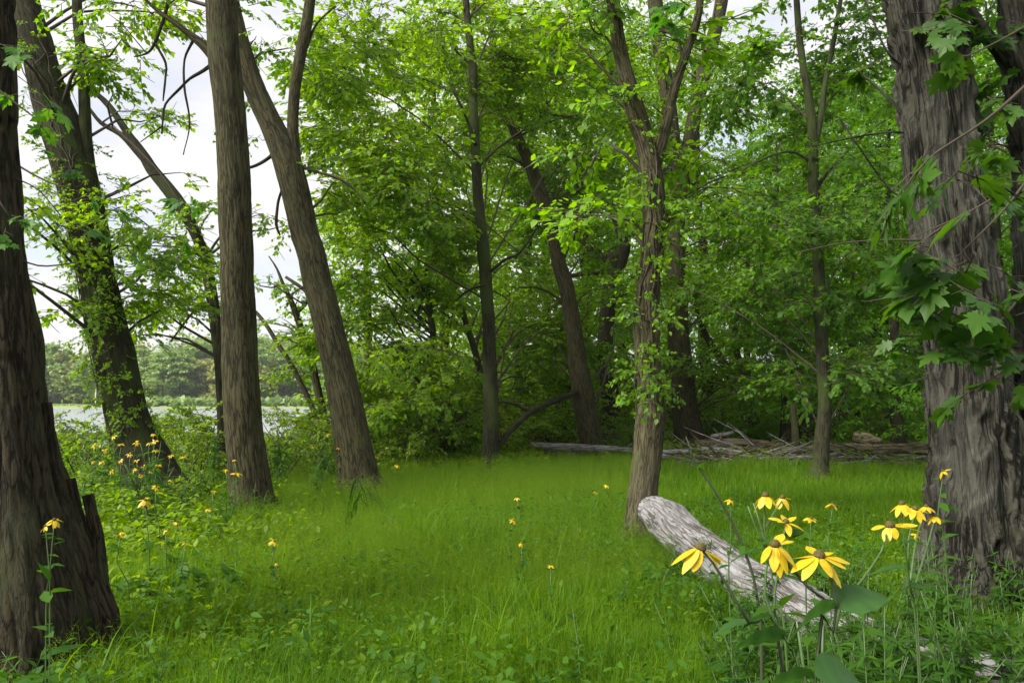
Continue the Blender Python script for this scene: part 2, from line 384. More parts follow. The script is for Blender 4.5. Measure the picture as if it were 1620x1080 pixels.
def plain(name, c, rough=.6, var=None, sc=20, tr=0):
    m, t = newmat(name); N = t.nodes.new; Lk = t.links.new
    o = N('ShaderNodeOutputMaterial'); p = N('ShaderNodeBsdfPrincipled'); p.inputs['Roughness'].default_value = rough
    n1 = N('ShaderNodeTexNoise'); n1.inputs['Scale'].default_value = sc; g = N('ShaderNodeNewGeometry'); Lk(g.outputs['Position'], n1.inputs['Vector'])
    r = N('ShaderNodeValToRGB'); r.color_ramp.elements[0].position = .35; r.color_ramp.elements[1].position = .65
    r.color_ramp.elements[0].color = (*(var or [x * .75 for x in c]), 1); r.color_ramp.elements[1].color = (*c, 1)
    Lk(n1.outputs[0], r.inputs[0]); Lk(r.outputs[0], p.inputs['Base Color'])
    if tr:
        tl = N('ShaderNodeBsdfTranslucent'); mx = N('ShaderNodeMixShader'); mx.inputs[0].default_value = tr
        Lk(r.outputs[0], tl.inputs[0]); Lk(p.outputs[0], mx.inputs[1]); Lk(tl.outputs[0], mx.inputs[2]); Lk(mx.outputs[0], o.inputs[0])
    else: Lk(p.outputs[0], o.inputs[0])
    return m
M = {}
M['leaf_bright'] = leafmat('leaf_bright', (.085, .20, .010), (.22, .36, .018), .55)
M['leaf_mid'] = leafmat('leaf_mid', (.070, .185, .010), (.18, .34, .016), .52)
M['leaf_dark'] = leafmat('leaf_dark', (.040, .125, .008), (.11, .24, .012), .5)  # darker leaf green, shade of the right-hand wood put into its colour
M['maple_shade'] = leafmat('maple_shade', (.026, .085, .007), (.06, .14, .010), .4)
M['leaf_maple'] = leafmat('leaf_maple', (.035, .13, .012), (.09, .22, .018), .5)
M['leaf_shrub'] = leafmat('leaf_shrub', (.08, .17, .010), (.20, .31, .015), .5)
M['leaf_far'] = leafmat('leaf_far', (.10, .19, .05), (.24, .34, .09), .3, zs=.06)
M['leaf_yellow'] = leafmat('leaf_yellow', (.10, .15, .01), (.24, .25, .02), .45)
M['leaf_weed'] = leafmat('leaf_weed', (.020, .072, .008), (.055, .135, .011), .4, rough=.55, spec=.2)
M['leaf_big'] = leafmat('leaf_big', (.028, .085, .018), (.045, .12, .022), .35, rough=.5, spec=.35, zs=14)
M['grass'] = leafmat('grass', (.040, .115, .005), (.135, .25, .009), .5, zs=1.1, spec=.2)
M['grass_seed'] = leafmat('grass_seed', (.08, .165, .012), (.16, .26, .025), .5, zs=.5, spec=.1)
M['bark_smooth'] = barkmat('bark_smooth', (.021, .018, .009), (.078, .066, .036), (.092, .084, .050), sc=48, stretch=.12, bump=.8, c3amt=.25, dist=.02, moss=(.06, .075, .02), mossamt=.2)
M['bark_dark'] = barkmat('bark_dark', (.014, .012, .007), (.050, .042, .026), (.06, .055, .035), sc=60, stretch=.15, bump=.8, dist=.02, c3amt=.3, moss=(.045, .06, .02), mossamt=.35)
M['bark_green'] = barkmat('bark_green', (.014, .012, .007), (.050, .045, .026), (.06, .055, .035), sc=55, stretch=.15, bump=.8, dist=.02, c3amt=.3, moss=(.042, .065, .012), mossamt=.45)
M['bark_pale'] = barkmat('bark_pale', (.029, .024, .013), (.115, .097, .060), (.15, .135, .095), sc=65, stretch=.13, bump=.8, dist=.02, c3amt=.3, moss=(.08, .095, .03), mossamt=.3)
M['bark_mossy'] = barkmat('bark_mossy', (.014, .013, .007), (.048, .045, .026), (.055, .058, .032), sc=55, bump=.8, dist=.02, moss=(.045, .065, .016), mossamt=.7)
M['bark_shag'] = barkmat('bark_shag', (.009, .008, .006), (.068, .062, .052), (.19, .18, .17), sc=42, stretch=.10, bump=1.0, c3amt=.45, moss=(.07, .085, .03), mossamt=.2, dist=.03)
M['bark_left'] = barkmat('bark_left', (.012, .009, .006), (.058, .044, .027), (.075, .078, .046), sc=48, stretch=.16, bump=.9, c3amt=.5, moss=(.05, .06, .025), mossamt=.3, dist=.025)
M['deadwood'] = barkmat('deadwood', (.10, .086, .085), (.33, .30, .345), (.42, .39, .47), sc=38, stretch=.12, bump=1.0, c3amt=.6, dist=.025)
M['logwood'] = barkmat('logwood', (.04, .030, .020), (.16, .125, .088), (.24, .21, .165), sc=20, bump=.8, moss=(.06, .08, .02), mossamt=.3)
M['twig'] = plain('twig', (.05, .035, .022), .8)
M['stem'] = plain('stem', (.065, .12, .03), .5, sc=60)
M['stem_dark'] = plain('stem_dark', (.035, .045, .02), .6)
M['leaf_low'] = leafmat('leaf_low', (.025, .085, .008), (.07, .17, .012), .4, rough=.55, spec=.2, zs=1.5)
M['petal'] = plain('petal', (.66, .49, .010), .5, var=(.55, .36, .006), sc=90, tr=.3)
M['disc'] = plain('disc', (.11, .09, .012), .8, var=(.035, .018, .006), sc=500)
M['disc_green'] = plain('disc_green', (.18, .20, .02), .8, var=(.10, .08, .01), sc=600)

# ------------------------------------------------------------------ ground and water
def grid_obj(name, xs, ys, mat, label_kind='structure'):
    X, Y = np.meshgrid(xs, ys); Z = height(X, Y)
    v = np.stack([X, Y, Z], -1).reshape(-1, 3); nx, ny = len(xs), len(ys)
    i = np.arange(ny - 1)[:, None]; j = np.arange(nx - 1)[None, :]
    q = np.stack([i * nx + j, i * nx + j + 1, (i + 1) * nx + j + 1, (i + 1) * nx + j], -1).reshape(-1, 4)
    mb = MB(); mb.add(v, [q]); o = mb.build(name, mat); tag(o, kind=label_kind); return o
m, t = newmat('soil'); N = t.nodes.new; Lk = t.links.new
o_ = N('ShaderNodeOutputMaterial'); p_ = N('ShaderNodeBsdfPrincipled'); g_ = N('ShaderNodeNewGeometry')
n_ = N('ShaderNodeTexNoise'); n_.inputs['Scale'].default_value = .9; n_.inputs['Detail'].default_value = 10; Lk(g_.outputs['Position'], n_.inputs['Vector'])
r_ = N('ShaderNodeValToRGB'); r_.color_ramp.elements[0].color = (.035, .032, .014, 1); r_.color_ramp.elements[1].color = (.045, .11, .012, 1)
r_.color_ramp.elements[0].position = .38; r_.color_ramp.elements[1].position = .56
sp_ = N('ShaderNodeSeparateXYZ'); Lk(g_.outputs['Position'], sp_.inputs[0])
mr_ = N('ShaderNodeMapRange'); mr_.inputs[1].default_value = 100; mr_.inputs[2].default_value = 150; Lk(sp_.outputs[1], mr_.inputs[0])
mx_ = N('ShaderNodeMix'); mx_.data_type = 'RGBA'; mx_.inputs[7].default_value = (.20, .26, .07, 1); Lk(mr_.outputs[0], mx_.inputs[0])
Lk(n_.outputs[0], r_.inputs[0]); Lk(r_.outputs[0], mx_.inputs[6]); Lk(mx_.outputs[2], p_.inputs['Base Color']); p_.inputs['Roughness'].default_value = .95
bb_ = N('ShaderNodeBump'); n3_ = N('ShaderNodeTexNoise'); n3_.inputs['Scale'].default_value = 25; Lk(g_.outputs['Position'], n3_.inputs['Vector'])
Lk(n3_.outputs[0], bb_.inputs['Height']); bb_.inputs['Distance'].default_value = .05; Lk(bb_.outputs[0], p_.inputs['Normal']); Lk(p_.outputs[0], o_.inputs[0])
M['soil'] = m
xs = np.unique(np.concatenate([np.linspace(-900, -60, 22), np.linspace(-60, 60, 241), np.linspace(60, 900, 22)]))
ys = np.unique(np.concatenate([np.linspace(-40, 0, 9), np.linspace(0, 80, 161), np.linspace(80, 220, 15), np.linspace(220, 270, 26), np.linspace(270, 2500, 30)]))
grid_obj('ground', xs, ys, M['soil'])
m, t = newmat('water'); N = t.nodes.new; Lk = t.links.new
o_ = N('ShaderNodeOutputMaterial'); p_ = N('ShaderNodeBsdfPrincipled'); p_.inputs['Base Color'].default_value = (.38, .41, .44, 1)  # pale base colour stands in for sky brightness reflected off the ripples
p_.inputs['Roughness'].default_value = .12; p_.inputs['IOR'].default_value = 1.33; p_.inputs['Specular IOR Level'].default_value = .8
g_ = N('ShaderNodeNewGeometry'); mp_ = N('ShaderNodeMapping'); mp_.inputs['Scale'].default_value = (.5, 1.4, 1); Lk(g_.outputs['Position'], mp_.inputs[0])
n_ = N('ShaderNodeTexNoise'); n_.inputs['Scale'].default_value = 1.1; n_.inputs['Detail'].default_value = 4; Lk(mp_.outputs[0], n_.inputs['Vector'])
b_ = N('ShaderNodeBump'); b_.inputs['Strength'].default_value = 1; b_.inputs['Distance'].default_value = .35; Lk(n_.outputs[0], b_.inputs['Height']); Lk(b_.outputs[0], p_.inputs['Normal'])
Lk(p_.outputs[0], o_.inputs[0]); M['water'] = m
mb = MB(); wz = -1.2
mb.add([[-900, 15, wz], [900, 15, wz], [900, 236, wz], [-900, 236, wz]], [[[0, 1, 2, 3]]]); tag(mb.build('water', m), kind='structure')

# ------------------------------------------------------------------ hero trees
def pxline(pts, d, lean=0):
    """pts [(px,py,widthpx)] at depth d (lean: depth change over the list)"""
    n = len(pts); c = []; r = []
    for i, q in enumerate(pts):
        dd = q[3] if len(q) > 3 else d + lean * i / max(1, n - 1)
        c.append(P(q[0], q[1], dd)); r.append(q[2] * dd / F / 2)
    c = np.array(c); r = np.array(r)
    if pts[-1][1] < -20 and r[-1] > .02:          # carry on above the view, tapering
        v = c[-1] - c[-2]; v = v / np.linalg.norm(v); v = v * .8 + np.array([0, 0, .2]); side_ = np.array([v[1], -v[0], 0])
        c = np.vstack([c, c[-1] + v * 1.6 + side_ * .2, c[-1] + v * 3.4 - side_ * .2]); r = np.concatenate([r, [r[-1] * .75, r[-1] * .35]])
    return c, r
def slim(line, f): return [(q[0], q[1], q[2] * f) for q in line]
def hero(name, label, d, line, bark, forks=(), blobs=(), kind='mid', leaf='leaf_mid', ridge=.006, seg=40, step=.05, lump=.06, flare=(.5, .5, 3),
         group=None, seed=1, lean=0, shag=0, limbr=.03, scl=1., clump=14, nlimb=40, cat='tree', spread=.22, rs=16., droop=-.15, extra=None):
    c, r = pxline(slim(line, .92 if 'furrowed' in label or 'shaggy' in label else .97), d, lean)
    # line runs from base to top; start it in the ground
    b = c[0].copy(); g = gz(b[0], b[1]); dirn = (c[0] - c[1]); dirn = dirn / abs(dirn[2] + 1e-6)
    if b[2] > g - .1:
        nb = b + dirn * (b[2] - g + .12); c = np.vstack([nb, c]); r = np.concatenate([[r[0] * 1.08], r])
    base = np.array([c[0][0], c[0][1], g])
    root = thing(name, base, label, cat, group)
    tm = MB(); tc, tr = tube(tm, c, r, seg, step, 0, ridge, lump, rs, flare=flare, seed=seed, shag=shag)
    tm.build('trunk', M[bark], root)
    cen = [tc]; cr_ = [tr]
    for k, fk in enumerate(forks):
        pts, kw = (fk[0], fk[1]) if isinstance(fk, tuple) else (fk, {})
        fc, fr = pxline(pts, kw.get('d', d)); fm = MB()
        a, b_ = tube(fm, fc, fr, max(8, int(seg * .4)) if fr.max() > .03 else 7, step * 1.5, 0, ridge * .6, lump, rs, seed=seed + k + 2, cap=True)
        fm.build(kw.get('name', 'limb'), M[kw.get('bark', bark)], root); cen.append(a); cr_.append(b_)
    if len(blobs):
        cm = MB(); cc = foliage(cm, blobs, kind, scl=scl, clump=clump, spread=spread, droop=droop)
        allc = np.vstack(cen); allr = np.concatenate(cr_)
        sel = cc[rng.permutation(len(cc))[:nlimb]]
        limbs_to(cm, allc, allr, sel, 1, limbr)
        cm.build('crown', [M[leaf], M['twig']], root)
    return root, tc, tr

# T4 : straight grey trunk, left of centre
T4 = hero('tree', 'tallest straight thick grey-brown trunk standing just left of the leaning forked trunk', 9.0,
     [(401, 805, 80), (399, 790, 70), (393, 740, 63), (387, 690, 60), (383, 640, 58), (380, 580, 57), (378, 520, 56), (377, 480, 55), (375, 440, 54), (375, 400, 53), (372, 340, 53), (370, 270, 52), (365, 200, 52), (361, 150, 51), (354, 80, 51), (350, 0, 51), (345, -80, 50), (340, -260, 46)],
     'bark_smooth', forks=[[(345, 100, 18), (325, 75, 16), (300, 55, 11), (275, 35, 9), (250, 18, 7), (222, -8, 5)],
                           ([(340, 98, 8), (322, 112, 6), (300, 125, 5), (285, 140, 5), (262, 165, 4), (258, 185, 4), (256, 212, 3)], {'name': 'dead_branch', 'bark': 'bark_dark'}),
                           ([(268, -8, 7), (262, 20, 6), (245, 68, 6), (232, 85, 4), (212, 90, 2)], {'name': 'dead_branch', 'bark': 'bark_dark'}),
                           ([(245, 68, 5), (262, 100, 4), (262, 120, 4), (258, 160, 3)], {'name': 'dead_branch', 'bark': 'bark_dark'}),
                           ([(305, 65, 5), (292, 95, 4), (292, 140, 4), (300, 195, 3), (290, 245, 2)], {'name': 'dead_branch', 'bark': 'bark_dark'}),
                           ([(256, 200, 3), (240, 212, 2.5), (222, 225, 1.5)], {'name': 'dead_branch', 'bark': 'bark_dark'})],
     blobs=[(200, 0, 9, 60, 40, .8, 12), (380, 20, 9.6, 60, 30, .8, 10), (350, -200, 9, 200, 60, 2, 14)], kind='small', leaf='leaf_mid', seed=4, lean=-.5, seg=72, step=.035, ridge=.006, rs=30., flare=(.6, .95, 4))
# T5 : leaning forked trunk
T5 = hero('tree', 'thick forked trunk leaning left that crosses behind the tall straight trunk', 11.0,
     [(572, 775, 80), (568, 755, 66), (562, 720, 60), (555, 680, 57), (548, 640, 55), (537, 590, 52), (525, 540, 49), (514, 490, 48), (503, 450, 47), (492, 400, 46), (482, 370, 45), (473, 330, 44), (463, 290, 44), (448, 240, 44), (425, 190, 38), (402, 140, 36), (385, 90, 34), (372, 40, 32), (360, -20, 30), (350, -90, 28)],
     'bark_smooth', forks=[[(466, 275, 24), (464, 235, 20), (463, 185, 18), (468, 130, 18), (478, 75, 19), (487, 30, 18), (492, -15, 17), (495, -80, 15)],
                           ([(470, 262, 6), (500, 272, 5), (535, 282, 5), (560, 300, 4), (578, 322, 3)], {'name': 'dead_branch'}),
                           ([(452, 225, 8), (425, 250, 6), (405, 262, 5), (385, 268, 4)], {'name': 'dead_branch'}),
                           ([(446, 300, 5), (440, 320, 5), (437, 355, 5), (443, 372, 3)], {'name': 'dead_branch', 'bark': 'bark_dark'}),
                           ([(484, 80, 5), (500, 40, 4), (530, 10, 3)], {'name': 'dead_branch'})],
     blobs=[(430, 30, 11, 60, 50, 1, 16), (530, 250, 12, 30, 60, .8, 10), (440, 200, 12, 50, 40, .8, 6), (540, 320, 12, 30, 50, .8, 10), (430, -170, 11, 160, 60, 2, 12)], kind='small', leaf='leaf_mid', seed=5, seg=64, step=.04, ridge=.006, rs=30., lump=.08, flare=(.6, .9, 4))
# T2 : ivy-covered leaning tree on the left
T2 = hero('tree', 'dark vine-clad trunk leaning left, between the double trunk and the straight grey trunk', 10.4,
     [(248, 790, 112), (240, 765, 92), (229, 735, 80), (215, 700, 74), (201, 650, 69), (188, 600, 66), (176, 550, 63), (165, 500, 61), (157, 450, 60), (148, 400, 60), (138, 350, 60), (125, 300, 62), (112, 255, 62), (98, 210, 62), (80, 160, 60), (66, 110, 56), (50, 50, 54), (36, 0, 52), (15, -80, 50)],
     'bark_green', forks=[[(160, 380, 22), (150, 310, 20), (141, 265, 19), (136, 220, 18), (134, 170, 17), (132, 120, 17), (126, 60, 16), (122, 0, 15), (120, -60, 14)],
                         [(98, 175, 18), (86, 110, 15), (75, 60, 13), (58, 20, 11), (45, -20, 10)]],
     blobs=[(160, 60, 10, 60, 60, 1, 24), (210, 90, 10, 50, 50, 1, 14), (70, 350, 9.5, 70, 90, 1, 45), (230, 330, 10.5, 60, 80, 1, 45), (280, 420, 11, 50, 60, 1, 40), (60, 90, 9.8, 50, 90, 1, 30), (230, 480, 11, 50, 40, 1, 26),
            (50, 430, 10, 50, 30, 1, 18), (200, 420, 10, 30, 50, 1, 22), (190, 20, 10.5, 80, 40, 1, 30), (280, 230, 11, 60, 40, 1, 8), (100, 480, 10, 60, 30, 1, 12), (30, -140, 10, 160, 60, 2, 20)],
     kind='small', leaf='leaf_bright', seed=2, seg=64, step=.045, ridge=.009, lump=.12, nlimb=30, flare=(.7, .75, 4))
# T3 : thin curved double stem
hero('tree', 'slim dark tree bending left, passing close behind the left side of the straight grey trunk', 14.0,
     [(354, 740, 20), (352, 700, 16), (350, 640, 15), (347, 580, 15), (340, 520, 15), (332, 460, 16), (324, 410, 16), (312, 375, 18), (300, 350, 20), (285, 325, 22), (262, 295, 22), (240, 268, 20), (225, 243, 16), (205, 215, 13), (188, 190, 11), (170, 165, 10), (148, 145, 8), (120, 120, 6)],
     'bark_dark', forks=[[(240, 268, 12), (215, 238, 11), (190, 212, 9), (160, 195, 7), (140, 170, 5)], [(352, 600, 14), (345, 520, 12), (336, 450, 12), (325, 400, 12), (306, 356, 12)],
                         ([(320, 480, 4), (300, 500, 4), (270, 540, 3)], {'name': 'dead_branch'})],
     blobs=[(300, 400, 14, 70, 80, 1.2, 50), (330, 300, 14, 50, 50, 1, 30), (230, 390, 14, 60, 60, 1, 24), (270, 480, 14, 70, 35, 1, 40), (330, 500, 14.5, 80, 30, 1, 30), (180, 150, 13.5, 60, 50, 1, 18), (220, 540, 14, 60, 20, 1, 14), (420, 340, 14, 40, 40, 1, 12)],
     kind='small', leaf='leaf_bright', seed=3, seg=24, step=.07, nlimb=22, scl=1.05)
# T6 : two thin leaning trees on the bank
hero('tree', 'thin pale tree leaning left on the bank, just left of the leaning forked trunk', 17.0,
     [(514, 670, 15), (508, 640, 13), (499, 600, 13), (490, 560, 12), (478, 525, 12), (468, 495, 11), (457, 468, 8), (448, 450, 6), (438, 425, 4), (425, 405, 2)],
     'bark_smooth', forks=[[(470, 495, 6), (490, 470, 7), (470, 450, 6), (452, 438, 5)], [(448, 450, 5), (430, 455, 3), (410, 452, 2)]],
     blobs=[(420, 440, 17, 30, 50, 1, 20), (480, 560, 17, 40, 50, 1, 30), (450, 500, 17, 50, 40, 1, 14), (500, 470, 17, 40, 60, 1, 18), (420, 520, 17, 25, 25, 1, 8)], kind='small', leaf='leaf_bright', seed=6, seg=16, step=.1, nlimb=10)
hero('tree', 'thinnest bare pole-like tree leaning left in front of the lake between two thick trunks', 17.5,
     [(503, 665, 10), (492, 640, 9), (478, 610, 9), (460, 575, 8), (440, 545, 8), (425, 520, 7), (408, 497, 6), (390, 480, 5)], 'bark_pale', seed=7, seg=14, step=.1)

# T7 saplings in the centre-left thicket
hero('tree', 'slim upright young tree in the thicket left of the mossy straight trunk', 17.0,
     [(720, 745, 15), (712, 715, 13), (700, 680, 12), (694, 640, 11), (690, 580, 11), (685, 530, 11), (680, 490, 11), (675, 450, 10), (680, 410, 8), (692, 380, 6)],
     'bark_mossy', forks=[[(672, 470, 5), (662, 490, 4), (664, 520, 3)], [(678, 425, 6), (690, 402, 6), (700, 392, 4)]],
     blobs=[(560, 430, 16, 40, 60, 1.2, 60), (545, 530, 16, 40, 60, 1.2, 60), (620, 420, 16, 90, 90, 2.4, 140), (680, 380, 16.5, 70, 80, 1.8, 100), (640, 300, 17, 90, 70, 2.4, 100), (590, 560, 16, 80, 60, 2.2, 120), (700, 560, 16, 70, 80, 2, 120), (830, 650, 20, 60, 30, 1, 60), (570, 480, 16.5, 50, 60, 1.2, 60), (640, 640, 15.6, 100, 50, 1.4, 150)], kind='mid', leaf='leaf_bright', seed=8, seg=16, step=.09)
hero('tree', 'short slanting young stem just left of the mossy straight trunk', 18.0,
     [(760, 590, 11), (750, 550, 11), (740, 520, 10), (728, 480, 10), (718, 450, 9), (712, 420, 6)],
     'bark_mossy', blobs=[(720, 460, 18, 70, 60, 1.5, 110), (830, 520, 21.5, 70, 60, 1.2, 150), (810, 400, 21, 60, 60, 1.2, 120), (850, 600, 21.5, 60, 40, 1.2, 80), (640, 330, 19, 80, 70, 2, 60)], kind='mid', leaf='leaf_bright', seed=9, seg=14, step=.1)
# T8
hero('tree', 'slender straight mossy trunk standing between the thicket and the pale leaning trunk', 14.5,
     [(775, 745, 36), (775, 725, 29), (777, 680, 26), (777, 640, 25), (776, 600, 24), (774, 550, 23), (774, 520, 22), (770, 470, 21), (768, 430, 21), (762, 370, 20), (758, 330, 18), (755, 290, 17), (752, 240, 16), (751, 200, 16), (748, 150, 15), (748, 110, 14), (740, 40, 12), (735, -40, 10)],
     'bark_mossy', forks=[[(775, 430, 6), (800, 410, 5), (822, 400, 4), (850, 360, 3)], [(768, 450, 5), (740, 460, 4), (720, 480, 3), (712, 520, 3)], [(760, 260, 6), (790, 232, 5), (830, 205, 4)], [(753, 230, 6), (735, 180, 5), (715, 140, 4)]],
     blobs=[(530, 90, 13, 40, 80, 1.2, 70), (545, 260, 13, 35, 70, 1.2, 40), (560, 60, 13.5, 80, 80, 2.2, 130), (650, 100, 14, 110, 110, 2.6, 190), (740, 40, 16.5, 100, 80, 1.8, 190), (850, 20, 18, 90, 60, 1.8, 150), (700, 130, 17, 90, 70, 1.8, 110), (790, 200, 20, 70, 80, 1.6, 120), (610, 220, 13.5, 90, 80, 2.4, 120), (570, 160, 12.8, 60, 60, 1.6, 40), (700, 230, 17, 80, 80, 1.8, 110), (655, 330, 14, 80, 60, 2.2, 90), (560, 320, 13, 30, 60, 1, 26),
            (830, 110, 17.5, 70, 80, 1.2, 170), (830, 300, 22, 60, 80, 1.6, 140), (830, 460, 22, 60, 70, 1.4, 140), (700, 420, 16, 60, 50, 1.2, 80), (600, 300, 13.5, 60, 40, 1, 50), (820, 560, 20.5, 50, 50, 1.2, 80), (650, -90, 14, 220, 40, 2, 25)],
     kind='mid', leaf='leaf_bright', seed=10, seg=32, step=.06, lean=.5, limbr=.022, nlimb=26)
# T9 pale leaning
hero('tree', 'pale-sided trunk leaning left behind the meadow with a fallen limb propped against it', 19.0,
     [(938, 725, 44), (935, 700, 40), (929, 660, 38), (922, 620, 37), (915, 580, 32), (911, 550, 28), (903, 490, 26), (895, 450, 25), (885, 420, 24), (877, 380, 23), (868, 350, 22), (857, 310, 22), (845, 280, 21), (834, 250, 20), (820, 220, 19), (808, 190, 17), (795, 150, 15), (782, 95, 13), (775, 30, 10)],
     'bark_smooth', forks=[[(905, 500, 7), (880, 470, 5), (850, 455, 4), (820, 455, 3)], [(885, 420, 7), (905, 380, 6), (925, 350, 5)], [(860, 320, 6), (835, 270, 5), (810, 250, 4), (770, 240, 3)]],
     blobs=[(850, 240, 21, 90, 90, 1.2, 150), (900, 330, 21.5, 60, 70, 1.2, 110), (860, 520, 21.5, 60, 60, 1.2, 100), (970, 420, 20, 50, 80, 1.6, 90), (910, 110, 19.5, 90, 90, 1.8, 220), (960, 280, 21, 60, 80, 1.6, 130), (940, 540, 22, 60, 70, 1.2, 110), (880, 600, 21.5, 60, 30, 1.2, 60)],
     kind='mid', leaf='leaf_mid', seed=11, seg=40, step=.07, scl=1.1)
hero('tree', 'dark trunk with long limbs sweeping up left, behind the pale leaning trunk', 25.0,
     [(972, 690, 36), (968, 665, 30), (965, 620, 28), (960, 580, 27), (957, 540, 26), (962, 490, 25), (968, 440, 26), (970, 400, 24)],
     'bark_dark', forks=[[(970, 440, 22), (985, 400, 22), (985, 365, 22), (965, 320, 22), (940, 290, 18), (915, 255, 16), (888, 210, 14), (860, 160, 12), (840, 110, 10)],
                         [(968, 435, 20), (950, 410, 18), (930, 385, 15), (912, 350, 13), (895, 320, 11), (880, 290, 9), (865, 250, 7)],
                         [(965, 430, 10), (930, 432, 8), (900, 436, 7), (870, 430, 5)]],
     blobs=[(900, 60, 24, 100, 80, 2.5, 150), (960, 200, 25, 90, 80, 2.5, 120), (1000, 480, 26, 60, 60, 2, 80), (890, 540, 26, 60, 50, 2, 80)], kind='fartwig', leaf='leaf_mid', seed=12, seg=30, step=.12)
# T10 : foreground trunk right of centre
T10 = hero('tree', 'furrowed grey-brown trunk with the pale log lying at its foot, right of centre', 7.4,
     [(1013, 845, 66), (1014, 820, 53), (1018, 770, 49), (1024, 720, 48), (1026, 690, 50), (1029, 655, 51), (1028, 620, 48), (1026, 580, 46), (1024, 540, 45), (1025, 490, 42), (1028, 450, 40), (1034, 400, 38), (1036, 340, 37), (1033, 285, 37), (1027, 250, 35), (1015, 210, 33), (1004, 170, 31), (994, 135, 29), (985, 100, 26), (978, 60, 25), (970, 0, 24), (962, -70, 22)],
     'bark_pale', forks=[[(1035, 270, 22), (1046, 228, 20), (1056, 190, 18), (1066, 145, 16), (1080, 100, 15), (1094, 60, 14), (1104, 25, 14), (1110, -30, 13)],
                         [(985, 110, 6), (960, 60, 4), (940, 50, 3), (925, 10, 3)], [(1000, 150, 7), (975, 130, 6), (940, 95, 5), (915, 70, 4)]],
     blobs=[(930, 60, 7.8, 40, 60, .6, 16), (1050, 40, 7.9, 60, 40, .6, 12), (940, 180, 7.9, 40, 60, .5, 12), (1110, 180, 7.8, 40, 60, .5, 12), (1040, -120, 7.6, 200, 60, 1.2, 60), (930, 330, 8, 30, 50, .5, 14), (1120, 340, 8, 40, 60, .5, 18)],
     kind='mid', leaf='leaf_mid', seed=13, seg=140, step=.025, ridge=.006, lump=.06, rs=26., flare=(.5, .8, 4), nlimb=16)
# T11
hero('tree', 'big straight dark trunk standing directly behind the furrowed trunk with the log', 24.0,
     [(1092, 712, 66), (1090, 690, 52), (1084, 650, 46), (1080, 600, 42), (1074, 540, 37), (1072, 480, 34), (1070, 420, 31), (1070, 360, 29), (1070, 290, 27), (1064, 220, 27), (1056, 150, 27), (1045, 80, 27), (1036, 0, 26), (1030, -60, 25)],
     'bark_smooth', forks=[[(1073, 330, 20), (1082, 270, 22), (1095, 200, 24), (1110, 130, 24), (1125, 75, 23), (1138, 20, 22), (1148, -40, 20)]],
     blobs=[(1110, 60, 24, 70, 70, 2, 70), (1010, 120, 24, 60, 80, 2, 70), (1150, 480, 24, 60, 50, 2, 60), (1120, 600, 23, 40, 40, 1.2, 60), (1160, 620, 25, 50, 30, 1.2, 60), (1180, 380, 25, 70, 60, 2, 90), (1220, 280, 26, 60, 60, 2, 70), (1100, 260, 25, 60, 60, 2, 50)], kind='fartwig', leaf='leaf_mid', seed=14, seg=36, step=.1)
# T12
hero('tree', 'slim moss-green trunk with no low limbs, rising in front of the log pile', 13.8,
     [(1296, 750, 34), (1298, 730, 27), (1301, 690, 25), (1305, 640, 22), (1303, 590, 21), (1300, 540, 20), (1297, 480, 19), (1295, 420, 18), (1291, 370, 18), (1288, 320, 18), (1287, 270, 17), (1286, 220, 16), (1280, 160, 14), (1270, 100, 12), (1263, 40, 11), (1258, -40, 10)],
     'bark_mossy', forks=[[(1287, 240, 11), (1298, 190, 10), (1306, 130, 9), (1318, 70, 8), (1330, 0, 7), (1338, -50, 6)], [(1290, 300, 6), (1320, 260, 5), (1360, 220, 4), (1400, 190, 3)], [(1290, 260, 5), (1250, 240, 4), (1200, 255, 3), (1160, 280, 2)]],
     blobs=[(1200, 330, 13, 80, 70, 1.3, 90), (1330, 330, 14, 90, 90, 1.6, 150), (1210, 150, 13.5, 90, 60, 1.2, 34), (1340, 120, 15, 90, 90, 1.5, 190), (1140, 160, 16, 60, 80, 1.4, 70), (1150, 420, 17, 60, 80, 1.4, 110), (1180, 60, 13, 60, 50, 1.2, 36), (1340, 470, 14, 70, 60, 1.4, 80), (1220, 460, 16, 80, 60, 1.4, 130), (1380, 560, 17, 60, 60, 1.4, 110), (1400, 420, 16, 60, 60, 1.4, 90), (1200, 560, 17, 60, 50, 1.4, 90), (1290, 580, 14, 60, 50, 1, 40), (1300, -70, 14, 200, 60, 2, 110)],
     kind='mid', leaf='leaf_dark', seed=15, seg=32, step=.06, nlimb=18, limbr=.02)
